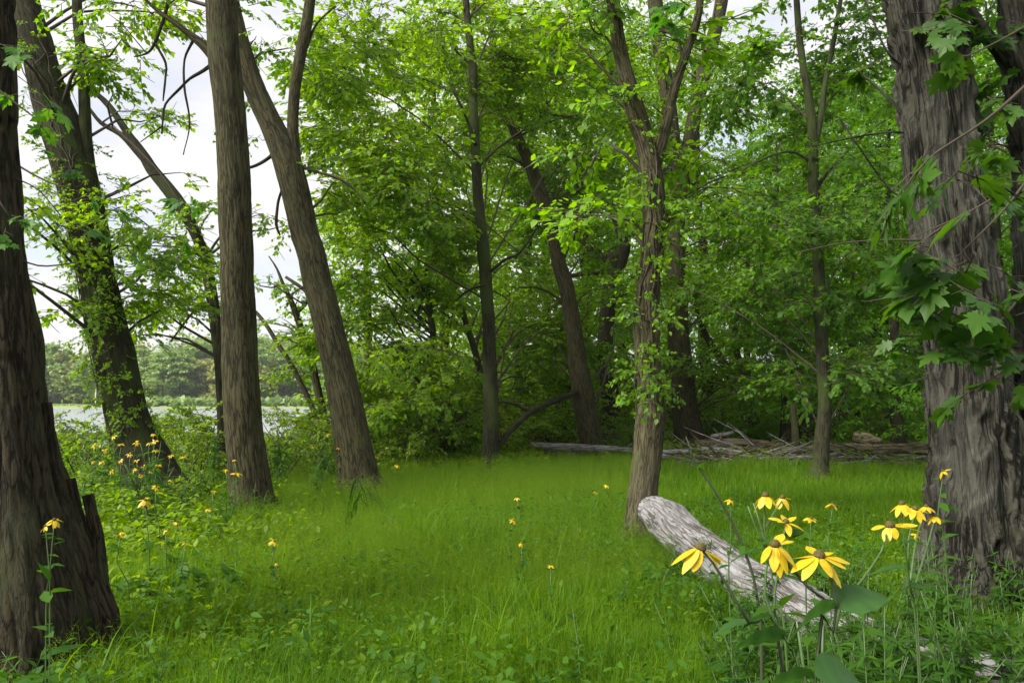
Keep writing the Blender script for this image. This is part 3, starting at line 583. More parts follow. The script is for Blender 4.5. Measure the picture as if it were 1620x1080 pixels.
# T13 background trunks at the right
for (nm, lab, d, ln, bk) in [
    ('tree', 'dark trunk leaning left behind the woody debris, right of the big dark trunk', 27., [(1196, 690, 30), (1186, 660, 24), (1172, 630, 18), (1158, 600, 15), (1142, 570, 13), (1125, 545, 12), (1112, 520, 9), (1100, 480, 7)], 'bark_dark'),
    ('tree', 'thin dark stem growing just right of the left-leaning dark trunk', 27.5, [(1190, 670, 14), (1182, 630, 12), (1174, 590, 11), (1166, 555, 10), (1160, 500, 9), (1150, 430, 7)], 'bark_dark'),
    ('tree', 'thin grey young trunk just left of the slim moss-green trunk', 21., [(1259, 700, 13), (1257, 670, 11), (1253, 630, 10), (1249, 590, 9), (1248, 540, 9), (1240, 480, 7)], 'bark_pale'),
    ('tree', 'grey trunk half hidden behind the slim moss-green trunk', 26., [(1266, 690, 32), (1272, 660, 26), (1277, 620, 22), (1280, 560, 20), (1278, 480, 18), (1274, 380, 16)], 'bark_smooth'),
    ('tree', 'nearly black trunk in deep shade right of the slim moss-green trunk', 28., [(1334, 680, 34), (1338, 640, 20), (1340, 600, 17), (1341, 550, 16), (1344, 450, 15), (1345, 350, 13)], 'bark_dark'),
    ('tree', 'thin dark stem in the shade left of the large shaggy trunk', 27., [(1396, 690, 14), (1394, 650, 12), (1388, 600, 11), (1384, 550, 10), (1388, 450, 9), (1392, 350, 8)], 'bark_dark'),
]:
    hero(nm, lab, d, ln, bk, seed=int(ln[0][0]), seg=20, step=.15, ridge=.004,
         blobs=[(ln[-1][0] + 10, ln[-1][1] - 30, d, 60, 70, 2, 40), (ln[-2][0] + 20, ln[-2][1], d + 1, 50, 50, 1.5, 30)], kind='fartwig', leaf='leaf_mid', nlimb=8)
# T14 big shaggy trunk
T14 = hero('tree', 'largest shaggy-barked silver-grey trunk near the right edge, peeling bark plates', 5.2,
     [(1556, 950, 240), (1553, 905, 205), (1550, 860, 170), (1546, 800, 152), (1543, 740, 144), (1536, 680, 138), (1531, 620, 132), (1527, 560, 129), (1522, 500, 127), (1514, 440, 124), (1505, 380, 120), (1497, 320, 117), (1492, 260, 116), (1485, 190, 116), (1476, 130, 114), (1468, 70, 112), (1458, 0, 110), (1445, -80, 106), (1430, -200, 100)],
     'bark_shag', forks=[([(1470, 300, 10), (1440, 200, 6), (1400, 150, 5), (1355, 110, 3)], {}), ([(1470, 215, 4), (1400, 210, 3), (1290, 230, 2)], {}), ([(1450, 330, 4), (1400, 290, 3), (1330, 190, 2)], {}), ([(1470, 130, 5), (1410, 90, 4), (1380, 30, 3), (1360, -20, 3)], {})],
     blobs=[(1400, 40, 5.2, 50, 50, .5, 8), (1400, -190, 6, 260, 60, 1.6, 60), (810 + F * -.5 / 2.5, 540 - F * (6.6 / 2.5), 2.5, 1700, 600, 3.0, 110), (1250, -900, 4.2, 500, 250, 1.5, 60)], kind='maple', leaf='maple_shade', seed=16, seg=260, step=.016, ridge=.0, lump=.07, shag=.034, flare=(.5, .75, 4), nlimb=12, limbr=.02)  # blobs above the view are unseen foliage added to shade the right side
hero('tree', 'shaggy-barked trunk cut off by the right edge of the view', 5.5,
     [(1640, 980, 150), (1642, 900, 115), (1646, 800, 90), (1650, 700, 80), (1650, 600, 76), (1648, 500, 74), (1650, 400, 80), (1652, 300, 84), (1648, 200, 88), (1640, 100, 92), (1630, 0, 96), (1625, -80, 90)],
     'bark_shag', forks=[[(1630, 150, 26), (1600, 110, 22), (1575, 75, 20), (1550, 40, 18), (1530, 5, 16), (1515, -50, 15)]], seed=17, seg=180, step=.02, ridge=0, shag=.034, lump=.08, flare=(.5, .5, 3),
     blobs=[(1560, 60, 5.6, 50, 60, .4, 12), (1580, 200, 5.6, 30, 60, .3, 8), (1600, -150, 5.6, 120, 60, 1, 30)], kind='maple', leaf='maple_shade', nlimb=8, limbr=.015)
# T1 double trunk at the left edge
d1 = 4.2
c, r = pxline([(45, 1085, 190), (42, 1010, 165), (36, 950, 146), (28, 880, 130), (18, 800, 116), (12, 720, 104), (6, 640, 98), (0, 560, 100), (-4, 480, 96), (-8, 400, 92), (-12, 320, 90), (-16, 230, 80), (-16, 150, 76), (-16, 60, 74), (-18, -20, 72), (-20, -120, 70)], d1)
T1 = thing('tree', (c[0][0], c[0][1], 0), 'dark double trunk at the left edge with broken and sawn stubs at its side', 'tree')
mb = MB(); tube(mb, c, r, 220, .018, 0, .018, .10, 20., flare=(.3, .2, 4), seed=21)
c2, r2 = pxline([(150, 1050, 84), (130, 985, 112), (112, 930, 108), (96, 870, 104), (78, 800, 84), (64, 730, 62), (54, 660, 52), (46, 600, 50), (40, 540, 54), (30, 470, 44), (20, 400, 36), (10, 330, 28), (0, 250, 20)], d1 + .22)
tube(mb, c2, r2, 180, .018, 0, .018, .16, 20., flare=(.3, .3, 3), seed=22)
mb.build('trunk', M['bark_left'], T1)
for pts, dd in [([(112, 960, 26), (100, 860, 26), (88, 760, 21), (80, 700, 20), (75, 637, 17)], 4.36), ([(140, 1020, 34), (136, 920, 30), (124, 850, 25), (116, 800, 24), (109, 757, 20)], 4.42), ([(150, 1020, 34), (156, 930, 26), (154, 860, 19), (147, 820, 18), (139, 782, 15)], 4.46)]:
    cc, rr = pxline(pts, dd); m_ = MB(); tube(m_, cc, rr, 40, .015, 0, .008, .22, 30., seed=int(pts[0][0])); m_.build('stub', M['bark_left'], T1)
for pts in [[(0, 395, 3), (60, 420, 3), (120, 415, 2)], [(20, 280, 3), (60, 300, 2), (95, 340, 2)]]:
    cc, rr = pxline(pts, d1); m_ = MB(); tube(m_, cc, rr, 6, .05, 0); m_.build('dead_branch', M['twig'], T1)

# ------------------------------------------------------------------ near maple sprays hanging into the view
def spray(label, d, path, spots, kind='maple', leaf='leaf_maple', sc=1., name='maple_branch', group='maple branches hanging into the view'):
    c, r = pxline([(x, y, 4) for x, y in path], d); root = thing(name, c[0], label, 'branch', group)
    m_ = MB(); tube(m_, c, np.linspace(.008, .003, len(c)), 7, .06, 0); m_.build('stem', M['twig'], root)
    m2 = MB()
    pos = np.array([P(x, y, d + rng.uniform(-.25, .25)) for x, y in spots])
    n = len(pos); put_sprigs(m2, kind, pos, rng.uniform(0, 6.28, n), rng.normal(-.45, .3, n), rng.normal(0, .4, n), sc * rng.uniform(.7, 1.1, n))
    m2.build('leaves', [M[leaf], M['twig']], root)
def spots(x0, y0, x1, y1, n, j=25):
    t = np.linspace(0, 1, n); return [(x0 + (x1 - x0) * a + rng.normal(0, j), y0 + (y1 - y0) * a + rng.normal(0, j)) for a in t]
spray('maple spray with large leaves over the upper left dark trunks, nearest the corner', 4.0, [(-30, 120), (20, 160), (60, 190)], spots(0, 40, 70, 200, 5), sc=.75)
spray('maple spray hanging in front of the vine-clad leaning trunk', 4.6, [(-40, 220), (60, 280), (110, 300)], spots(90, 230, 150, 370, 6, 20), sc=.6)
spray('low maple spray at the left edge across the double trunk', 4.0, [(-40, 250), (0, 320), (20, 350)], spots(0, 330, 20, 350, 3, 12), sc=.55)
spray('maple spray hanging in front of the slim bending tree', 6.0, [(180, 200), (250, 270), (290, 330)], spots(260, 300, 300, 350, 4, 15), sc=.7)
spray('maple spray at the top edge in front of the furrowed trunk', 4.2, [(1000, -60), (1050, -20), (1090, 10)], spots(1040, -10, 1120, 15, 4, 15), sc=.7)
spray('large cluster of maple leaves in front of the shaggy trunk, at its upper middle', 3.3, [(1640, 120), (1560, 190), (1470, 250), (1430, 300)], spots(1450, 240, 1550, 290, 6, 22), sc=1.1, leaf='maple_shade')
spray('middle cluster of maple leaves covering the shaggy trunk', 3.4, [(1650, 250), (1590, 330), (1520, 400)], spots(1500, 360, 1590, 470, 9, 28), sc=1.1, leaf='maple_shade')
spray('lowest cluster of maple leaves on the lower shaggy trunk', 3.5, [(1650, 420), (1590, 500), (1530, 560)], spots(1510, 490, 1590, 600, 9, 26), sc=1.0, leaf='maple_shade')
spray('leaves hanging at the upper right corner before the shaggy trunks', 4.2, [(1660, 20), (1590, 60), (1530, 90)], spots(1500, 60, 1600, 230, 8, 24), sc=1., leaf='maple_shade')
spray('thin leafy spray of small leaves reaching left from the shaggy trunk at mid height', 5.0, [(1460, 380), (1400, 380), (1330, 385), (1260, 400)], spots(1450, 570, 1480, 610, 3, 12), sc=.6)

# ------------------------------------------------------------------ climbing vines
def vine(label, tc, tr, z0, z1, n, kind='shrub', leaf='leaf_maple', side=None, sc=.7, parent_pos=None):
    sel = [i for i in range(len(tc)) if z0 < tc[i][2] < z1]
    root = thing('climbing_vine', tc[sel[0]] - np.array([0, tr[sel[0]], 0]), label, 'vine', None)
    idx = rng.choice(sel, n); th = rng.uniform(0, 2 * np.pi, n) if side is None else rng.normal(side, 1.0, n)
    dirs = np.stack([np.cos(th), np.sin(th), 0 * th], -1)
    pos = tc[idx] + dirs * (tr[idx] * 1.02)[:, None]
    m_ = MB(); yaw = np.arctan2(-dirs[:, 0], dirs[:, 1]) + rng.normal(0, .8, n)
    put_sprigs(m_, kind, pos, yaw, rng.normal(-.4, .5, n), rng.normal(0, .5, n), sc * rng.uniform(.4, 1, n)); m_.build('leaves', [M[leaf], M['twig']], root)
    m_ = MB()
    for k in range(3):
        a0 = rng.uniform(-2.6, -.6); pts = []
        for i in sel[::max(1, len(sel) // 14)]:
            a0 += rng.normal(0, .3); pts.append(tc[i] + np.array([math.cos(a0), math.sin(a0), 0]) * (tr[i] * 1.03 + .004))
        tube(m_, pts, np.full(len(pts), .008), 6, .08, 0)
    m_.build('stem', M['twig'], root)
vine('leafy green vine climbing the middle of the dark leaning trunk', T2[1], T2[2], 1.0, 4.6, 260, leaf='leaf_bright', side=-1.7, sc=.8)
vine('small leafy vine around the top of the dark leaning trunk', T2[1], T2[2], 4.2, 6.5, 30, leaf='leaf_bright', sc=.8)
vine('vine with drooping leaves climbing the furrowed trunk by the log', T10[1], T10[2], 1.5, 4.4, 130, leaf='leaf_mid', sc=1.05)

# ------------------------------------------------------------------ background forest prototypes
def proto_tree(i, H, R, n, leaf, bark, kind='far', low=.18):
    root = local_thing('tree', (0, -60 - 10 * i, -40), None, 'tree')
    m_ = MB(); g = np.random.default_rng(50 + i)
    pts = [[0, 0, -.4]]; x = y = 0
    for k in range(1, 9):
        x += g.normal(0, .13); y += g.normal(0, .13); pts.append([x, y, H * .92 * k / 8])
    rr = np.linspace(.24, .04, 9) * H / 16; rr[0] *= 1.5
    tc, tr = tube(m_, pts, rr, 14, .35, 0, .008, .08, 16.)
    m_.build('trunk', M[bark], root)
    cm = MB(); bl = []
    for k in range(11):
        z = H * (low + (1 - low) * (k + .5) / 11); rad = R * (.55 + .45 * math.sin(math.pi * (k + 1.5) / 12.5))
        a = g.uniform(0, 6.28); off = g.uniform(0, .45) * rad
        bl.append(((math.cos(a) * off, math.sin(a) * off, z), (rad * .8, rad * .8, H * .06), n // 11))
    cc = foliage(cm, bl, kind, px=False, clump=11, spread=.2)
    limbs_to(cm, tc, tr, cc[rng.permutation(len(cc))[:26]], 1, .06)
    cm.build('crown', [M[leaf], M['twig']], root)
    return root
protos = [proto_tree(0, 17, 3.6, 900, 'leaf_mid', 'bark_dark', low=.06), proto_tree(1, 19, 3.2, 900, 'leaf_bright', 'bark_dark', low=.08), proto_tree(2, 15, 3.8, 950, 'leaf_dark', 'bark_dark', low=.02), proto_tree(3, 18, 3.4, 860, 'leaf_bright', 'bark_smooth', low=.05)]
used = [False] * 4
bgs = []
def bgspot(px, d, pi, s=1.):
    if px > 1300 or (px > 1090 and d > 34): pi = {1: 0, 3: 2}.get(pi, pi)  # shade on the right done by colour: darker-leaved trees swapped in
    if px > 1200 and pi == 0: pi = 2
    bgs.append(((px - CX) / F * d, d, pi, s, px))
for px, d, pi, s in [(585, 23, 3, .62), (700, 24, 3, .8), (760, 27, 1, .9), (830, 26, 3, .9), (880, 30, 0, 1), (930, 30, 1, 1), (990, 34, 0, 1.05), (1055, 38, 3, 1),
                     (1120, 33, 3, 1.05), (1180, 30, 1, .6), (1160, 42, 0, .65), (1230, 36, 3, .85), (1290, 31, 0, .9), (1350, 34, 2, 1), (1300, 44, 1, 1.1), (1400, 30, 2, 1), (1450, 36, 0, 1.05), (1420, 46, 1, 1.1),
                     (1510, 30, 2, 1), (1570, 36, 3, 1), (1640, 30, 0, 1), (1700, 38, 2, 1.1), (1540, 46, 0, 1.1), (1080, 52, 2, 1.2), (1200, 56, 1, .8), (1340, 58, 2, 1.2), (1480, 58, 0, 1.2), (1620, 56, 1, 1.2),
                     (1760, 30, 2, 1), (1820, 42, 0, 1.1), (980, 50, 2, 1.1), (1240, 24, 2, .7), (1420, 22, 2, .75), (1590, 20, 2, .8), (1700, 18, 0, .9), (1150, 66, 0, .9), (1400, 70, 2, 1.3), (1640, 72, 0, 1.3)]:
    bgspot(px, d, pi, s)
bgs.sort(key=lambda q: q[4])
kinds = ['mid-green crowned tree', 'light-green crowned tree', 'low-branched dark bushy tree', 'pale-barked bright-green tree']
cnt = [0] * 4
for x, y, pi, s, px in bgs:
    p0 = protos[pi]; loc = (x, y, gz(x, y)); rot = (0, 0, rng.uniform(0, 6.28))
    lab = f'{kinds[pi]} behind the meadow, {ordn(cnt[pi])} of its sort from the left'; cnt[pi] += 1
    if not used[pi]:
        used[pi] = True; o = p0; o.location = loc; o.rotation_euler = rot; o.scale = (s, s, s); o['label'] = lab; o['group'] = 'trees of the wood behind the meadow'
    else: dup(p0, loc, rot, (s, s, s * rng.uniform(.95, 1.08)), lab, 'trees of the wood behind the meadow')
# far shore
def far_proto(i, H, R, n, leaf):
    root = local_thing('tree', (0, -100 - 30 * i, -60), None, 'tree'); m_ = MB(); tube(m_, [[0, 0, -1], [0, 0, H * .7]], [.3, .12], 8, 2, 0); m_.build('trunk', M['bark_smooth'], root)
    cm = MB(); g = np.random.default_rng(i + 5)
    for k in range(9):
        a = g.uniform(0, 6.28); z = H * (.22 + .7 * k / 8); rd = R * (.5 + .5 * math.sin(math.pi * (k + 1.5) / 10.5)); cx, cy = math.cos(a) * R * .35, math.sin(a) * R * .35
        p, cc = blob_points(np.array([cx, cy, z]), (rd * .7, rd * .7, H * .09), n // 9, 18, .16)
        nn = len(p); scatter(cm, leaf_quad(.5), p, rotm(rng.uniform(0, 6.28, nn), rng.normal(-.2, .5, nn), rng.normal(0, .5, nn)), rng.uniform(.5, .95, nn))
    cm.build('crown', M[leaf], root); return root
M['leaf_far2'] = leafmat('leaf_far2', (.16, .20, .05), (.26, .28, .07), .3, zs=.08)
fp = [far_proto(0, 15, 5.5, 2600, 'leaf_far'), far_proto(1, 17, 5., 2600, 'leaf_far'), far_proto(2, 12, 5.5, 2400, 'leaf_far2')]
fs_ = []
for k in range(46):
    px = -60 + k * 17 + rng.uniform(-6, 6); d = 243 + rng.uniform(0, 14) + (14 if px < 190 else 0)
    fs_.append((px, d, 2 if rng.random() < .22 or (k in (24, 28)) else int(rng.integers(2))))
fu = [False] * 3
for k, (px, d, pi) in enumerate(sorted(fs_)):
    x = (px - CX) / F * d; loc = (x, d, gz(x, d)); s = rng.uniform(.95, 1.2); rot = (0, 0, rng.uniform(0, 6.28))
    lab = f'{"pale yellowish" if pi == 2 else "rounded green"} tree on the far shore, {ordn(k)} in the front row from the left'
    if not fu[pi]: fu[pi] = True; o = fp[pi]; o.location = loc; o.rotation_euler = rot; o.scale = (s, s, s); o['label'] = lab; o['group'] = 'front row of trees on the far shore'
    else: dup(fp[pi], loc, rot, (s, s, s), lab, 'front row of trees on the far shore')
mb = MB()
for k in range(230):
    d = rng.uniform(256, 320); x = (rng.uniform(-120, 900) - CX) / F * d; z = gz(x, d) + 3.0 * math.sin(x * .05) + rng.uniform(-1.5, 3.5); mi_ = int(rng.random() < .25)
    p, cc = blob_points(np.array([x, d, z + 11]), (7, 5, 8), 600, 18, .2); nn = len(p)
    scatter(mb, leaf_quad(.5), p, rotm(rng.uniform(0, 6.28, nn), rng.normal(-.2, .5, nn), rng.normal(0, .5, nn)), rng.uniform(.9, 1.5, nn), mi_)
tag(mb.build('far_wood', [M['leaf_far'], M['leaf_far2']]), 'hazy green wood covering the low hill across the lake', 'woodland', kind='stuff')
# reeds and shrub line on the far shore
mb = MB(); n = 5000; x = (rng.uniform(-100, 900, n) - CX) / F * 236; x = x[(x < -128) | (x > -118)]; n = len(x); y = rng.uniform(231, 239, n)
far_s = rng.uniform(.8, 2.2, n) * np.where(x < -118, .3, 1)
pos = np.stack([x, y, height(x, y) + rng.uniform(0, 1.6, n) * np.where(x < -118, .15, 1)], -1)
scatter(mb, leaf_quad(.5), pos, rotm(rng.uniform(0, 6.28, n), rng.normal(.4, .6, n), rng.normal(0, .5, n)), far_s)
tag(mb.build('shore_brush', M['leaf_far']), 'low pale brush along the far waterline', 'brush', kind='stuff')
m_ = MB(); q = P(151, 640, 238); q[2] = gz(q[0], q[1]); tube(m_, [q - [0, 0, .3], q + [0, 0, 4.6]], [.16, .13], 12, .5, 0); tube(m_, [q + [0, 0, 4.6], q + [0, 0, 4.9]], [.24, .24], 12, .5, 0)
tag(m_.build('post', plain('white_post', (.7, .7, .68), .6)), 'white post standing on the far shore lawn', 'post')

# ------------------------------------------------------------------ shrubs
def proto_shrub(i, H, R, n, leaf, kind='shrub'):
    root = local_thing('shrub', (0, -30 - 5 * i, -20), None, 'shrub'); m_ = MB(); g = np.random.default_rng(80 + i); cs = []
    for k in range(7):
        a = g.uniform(0, 6.28); rr = g.uniform(.2, .8) * R; tip = np.array([math.cos(a) * rr, math.sin(a) * rr, H * g.uniform(.6, .95)])
        c_, _ = tube(m_, [[0, 0, -.1], tip * [.4, .4, .5], tip], [.016, .012, .006], 5, .2, 0); cs.append(c_)
    m_.build('stem', M['twig'], root); cm = MB()
    foliage(cm, [((0, 0, H * .5), (R * .85, R * .85, H * .42), n)], kind, px=False, clump=6, spread=.24, droop=.1); cm.build('foliage', [M[leaf], M['twig']], root)
    return root
sp = [proto_shrub(0, 1.25, .85, 90, 'leaf_shrub'), proto_shrub(1, 1.0, .9, 85, 'leaf_bright'), proto_shrub(2, 1.7, 1.0, 130, 'leaf_mid'), proto_shrub(3, 1.1, .9, 80, 'leaf_dark')]
su = [False] * 4
sk = ['yellow-green shrub', 'bright-green shrub', 'tall leafy shrub', 'dark-green low shrub']
slist = []
for px, d, pi, s in [(100, 13.5, 0, .85), (140, 12, 1, .8), (185, 13, 0, .8), (285, 12.5, 0, .8), (320, 14, 0, .9), (330, 16, 1, .85), (300, 17.5, 0, .9), (430, 15, 1, .85), (455, 17, 0, .9), (480, 14, 0, .85), (500, 18, 2, .55), (440, 12.5, 1, .7),
                     (520, 16, 2, .6), (600, 15, 1, .9), (620, 17, 2, .8), (650, 14.5, 0, .8), (670, 18, 2, 1), (600, 19, 2, 1.), (700, 15.5, 2, .8), (735, 16.5, 0, .9), (740, 19, 2, 1), (800, 23, 2, .9), (840, 23, 1, .9), (560, 18, 2, .9), (640, 21, 2, 1.2), (560, 13.2, 1, .6),
                     (1000, 22, 2, .7), (985, 20, 3, .8), (1120, 25, 3, .9), (1160, 25, 3, 1.), (1215, 26, 3, 1.1), (1250, 27, 3, 1), (1320, 27, 3, 1), (1370, 26, 3, 1.1), (1420, 26, 3, 1.1), (1460, 25, 3, 1), (1190, 32, 2, 1.3), (1280, 33, 2, 1.3), (1360, 33, 2, 1.4), (1440, 33, 2, 1.4),
                     (1100, 31, 0, 1.2), (1140, 38, 0, 1.5), (890, 23, 2, .8), (1060, 19, 1, .5), (50, 14, 1, .8), (1520, 22, 3, 1.3), (1580, 24, 2, 1.3), (1640, 20, 3, 1.3), (1230, 40, 0, 1.6), (1330, 42, 2, 1.6), (1430, 42, 2, 1.6),
                     (1600, 32, 2, 1.5), (930, 26, 2, 1.1), (860, 27, 2, 1.1), (780, 25, 2, 1.1), (250, 19, 0, .8), (160, 18, 1, .8), (60, 18, 0, .9), (575, 17, 0, 1.5), (610, 20, 1, 1.9), (665, 16.5, 1, 1.4), (700, 20, 0, 2.0), (725, 19, 0, 1.5), (815, 23, 0, 1.9), (850, 23, 1, 2.2), (890, 25, 0, 2.0), (780, 24, 1, 2.3), (720, 24, 1, 2.6), (640, 24, 0, 2.8), (960, 28, 1, 2.5), (1015, 28, 0, 2.4), (1130, 28, 1, 1.9), (1100, 34, 1, 2.8), (550, 20, 1, 1.7), (590, 15.5, 1, 1.25), (650, 15.8, 0, 1.4), (700, 16.2, 1, 1.5), (745, 16.8, 0, 1.35), (810, 20.5, 0, 1.3), (860, 21.5, 1, 1.3)]:
    slist.append((px, d, pi, s))
for k, (px, d, pi, s) in enumerate(sorted(slist)):
    if px < 510: s *= 1.14
    x = (px - CX) / F * d; loc = (x, d, gz(x, d)); rot = (0, 0, rng.uniform(0, 6.28)); where = 'on the lake bank' if px < 560 else ('in the thicket behind the meadow' if px < 950 else 'under the trees beyond the log pile')
    lab = f'{sk[pi]} {where}, {ordn(k)} from the left'
    if not su[pi]: su[pi] = True; o = sp[pi]; o.location = loc; o.rotation_euler = rot; o.scale = (s, s, s); o['label'] = lab; o['group'] = 'shrubs around the meadow'
    else: dup(sp[pi], loc, rot, (s, s, s * rng.uniform(.9, 1.15)), lab, 'shrubs around the meadow')

# ------------------------------------------------------------------ fallen wood
def log(label, pts, rad, mat='logwood', seg=28, name='log', step=.08, group=None, lump=.15, ridge=.01, seed=1, jag=False):
    m_ = MB(); c_, r__ = tube(m_, pts, rad, seg, step, 0, ridge, lump, 18., seed=seed)
    if jag:
        for k in range(26):
            a = rng.uniform(0, 6.28); p = c_[0] + r__[0] * .8 * np.array([0, math.cos(a), math.sin(a)]); dr = (c_[0] - c_[2]); dr /= np.linalg.norm(dr)
            tube(m_, [p - dr * .08, p + dr * rng.uniform(.0, .13)], [.045, .01], 6, .05, 0, seed=k)
    o = m_.build(name, M[mat]); return tag(o, label, 'log', group)
def PL(*q): return [P(*a) for a in q]
log('pale weathered fallen log running from the furrowed trunk into the foreground flowers',
    PL((1032, 806, 7.25), (1058, 822, 6.9), (1088, 850, 6.4), (1130, 884, 5.9), (1180, 920, 5.4), (1240, 950, 4.9), (1300, 992, 4.5), (1380, 1036, 4.1), (1470, 1068, 3.8), (1640, 1102, 3.5)),
    [.13, .175, .17, .165, .16, .16, .16, .16, .15, .13], 'deadwood', 90, step=.025, ridge=.012, lump=.2, seed=31, jag=True)
log('short splintered stub of wood lying against the log end', PL((1020, 812, 7.1), (1030, 798, 7.1), (1026, 788, 7.1)), [.05, .045, .01], 'deadwood', 14, name='wood_stub', seed=32)
for k, (pts, rad, mat, lab) in enumerate([
    (((838, 703, 18.5), (880, 706, 18.4), (920, 708, 18.3), (965, 710, 18.3), (1000, 712, 18.3)), [.06, .09, .09, .08, .05], 'deadwood', 'long white driftwood log at the foot of the pale leaning trunk'),
    (((1215, 713, 19), (1280, 711, 19), (1340, 708, 19.2), (1400, 709, 19.3), (1470, 706, 19.5)), [.07, .10, .12, .11, .10], 'logwood', 'longest grey log lying across the back of the meadow behind the slim mossy trunk'),
    (((1100, 703, 21), (1150, 701, 21), (1200, 702, 21), (1240, 706, 21)), [.12, .13, .11, .06], 'logwood', 'thick brown log right of the big dark trunk'),
    (((1110, 712, 18.5), (1150, 714, 18.3), (1190, 720, 18)), [.09, .09, .05], 'deadwood', 'pale log stub lying in the brush below the thick brown log'),
    (((1350, 690, 21), (1372, 694, 20.8), (1395, 700, 20.5)), [.12, .17, .10], 'logwood', 'upturned reddish root lump on top of the longest log'),
    (((1380, 716, 17.5), (1420, 712, 17.8), (1475, 716, 18)), [.05, .07, .06], 'logwood', 'low log at the right end of the debris beside the shaggy trunk'),
    (((1330, 716, 17.2), (1300, 722, 17), (1240, 724, 17)), [.04, .05, .03], 'deadwood', 'thin pale stick log below the longest log'),
    (((1125, 691, 21.5), (1150, 686, 21.4), (1160, 683, 21.4)), [.07, .06, .05], 'deadwood', 'freshly split pale wood piece on the thick brown log'),
    (((870, 690, 22), (920, 686, 22), (980, 690, 22)), [.08, .1, .08], 'logwood', 'brown log behind the pale leaning trunk'),
    (((1060, 722, 17), (1010, 716, 17.2), (1090, 714, 17.2)), [.05, .06, .05], 'deadwood', 'pale wood scrap behind the furrowed trunk foot')]):
    log(lab, [P(*q) for q in pts], rad, mat, 22, seed=40 + k, group='fallen logs behind the meadow', step=.1)
for lab, pts, rad in [('dark fallen limb propped against the pale leaning trunk', ((786, 712, 14.6), (800, 690, 14.8), (818, 670, 15.2), (840, 652, 15.9), (870, 637, 17), (912, 620, 18.7)), [.05, .055, .06, .06, .065, .07]),
                      ('thin side limb resting on the dark propped limb', ((838, 652, 15.9), (815, 640, 15.8), (790, 636, 15.7), (750, 650, 15.6)), [.035, .025, .02, .01]),
                      ('thin dead stick leaning right of the pale leaning trunk', ((905, 640, 18.7), (930, 680, 18.5), (950, 700, 18.3)), [.02, .025, .02])]:
    log(lab, [P(*q) for q in pts], rad, 'bark_dark', 12, name='fallen_limb', seed=60, lump=.1, ridge=.003)
# brush piles
mb = MB()
for k in range(800):
    px = rng.choice([rng.uniform(1090, 1470), rng.uniform(1110, 1230), rng.uniform(860, 1000)], p=[.6, .28, .12]); d = rng.uniform(16.2, 22) if px > 1050 else rng.uniform(18, 22)
    x = (px - CX) / F * d; z = gz(x, d) + abs(rng.normal(.03, .10)); a = rng.normal(0, .6) + (3.14 if rng.random() < .5 else 0); ln = rng.uniform(.25, 1.5); el = rng.normal(.05, .2)
    p0 = np.array([x, d, z]); v = np.array([math.cos(a) * math.cos(el), math.sin(a) * math.cos(el), math.sin(el)]) * ln; r0 = rng.uniform(.006, .028)
    tube(mb, [p0, p0 + v * .5 + rng.normal(0, .05, 3), p0 + v], [r0, r0 * .8, r0 * .3], 5, ln / 3, int(rng.random() < .35), seed=k)
tag(mb.build('brush', [M['logwood'], M['deadwood']]), 'tangle of dead sticks and bark scraps among the logs', 'brush', kind='stuff')

# ------------------------------------------------------------------ grass
def blades(n, dmin, dmax, h, wd, pxr=(-500, 2150), bend=.55, edge=None, patch=None):
    d = np.sqrt(rng.uniform(dmin ** 2, dmax ** 2, n)); px = rng.uniform(*pxr, n); x = (px - CX) / F * d
    if patch is not None:
        k = patch(x, d) > rng.random(n); x, d = x[k], d[k]; n = len(x)
    z = height(x, d); hh = h * rng.uniform(.35, 1.15, n) * (1 + .45 * vnoise(np.stack([x * 1.1, d * 1.1, 0 * x], -1)) + .3 * vnoise(np.stack([x * 3.5, d * 3.5, 0 * x + 7], -1)))
    a = rng.uniform(0, 6.28, n); ln = bend * rng.uniform(.1, 1.3, n); dx, dy = np.cos(a) * ln, np.sin(a) * ln
    wa = a + rng.normal(1.57, .6, n); wx, wy = np.cos(wa) * wd, np.sin(wa) * wd
    sc = rng.uniform(.6, 1.3, n); wx, wy = wx * sc, wy * sc
    def ring(t, wf):
        cx = x + dx * hh * t ** 2; cy = d + dy * hh * t ** 2; cz = z + hh * (t - .35 * ln * t ** 2.2)
        return np.stack([cx - wx * wf, cy - wy * wf, cz], -1), np.stack([cx + wx * wf, cy + wy * wf, cz], -1)
    a0, b0 = ring(0, .5); a1, b1 = ring(.45, .45); a2, b2 = ring(.78, .28); tp, _ = ring(1.0, 0)
    V = np.stack([a0, b0, a1, b1, a2, b2, tp], 1); o = (np.arange(n) * 7)[:, None]
    q = np.concatenate([o + np.array([0, 1, 3, 2]), o + np.array([2, 3, 5, 4])]); t3 = o + np.array([4, 5, 6])
    return V.reshape(-1, 3), [q, t3]
def meadow(x, y):   # 1 inside the meadow, fading to the edge
    e = 16 - .8 * smooth((x - 0) / 4); return 1 - .93 * smooth((y - e) / 2)
mb = MB()
for a in [(110000, .8, 3.6, .24, .0045), (200000, 3.4, 6.5, .26, .006), (180000, 6.2, 11, .30, .0085), (120000, 10.5, 17, .30, .0125), (60000, 16, 34, .22, .02)]:
    mb.add(*blades(*a, patch=meadow))
for a in [(6000, 1.5, 4.5, .42, .009), (14000, 3.5, 9, .46, .010), (9000, 8, 15, .46, .013)]: mb.add(*blades(*a, bend=1.5, patch=lambda x, y: np.clip(vnoise(np.stack([x * 1.3, y * 1.3, 0 * x + 21], -1)) * 1.5 + .35, 0, 1)))
tag(mb.build('grass', M['grass']), 'fresh green meadow grass filling the clearing', 'grass', kind='stuff')
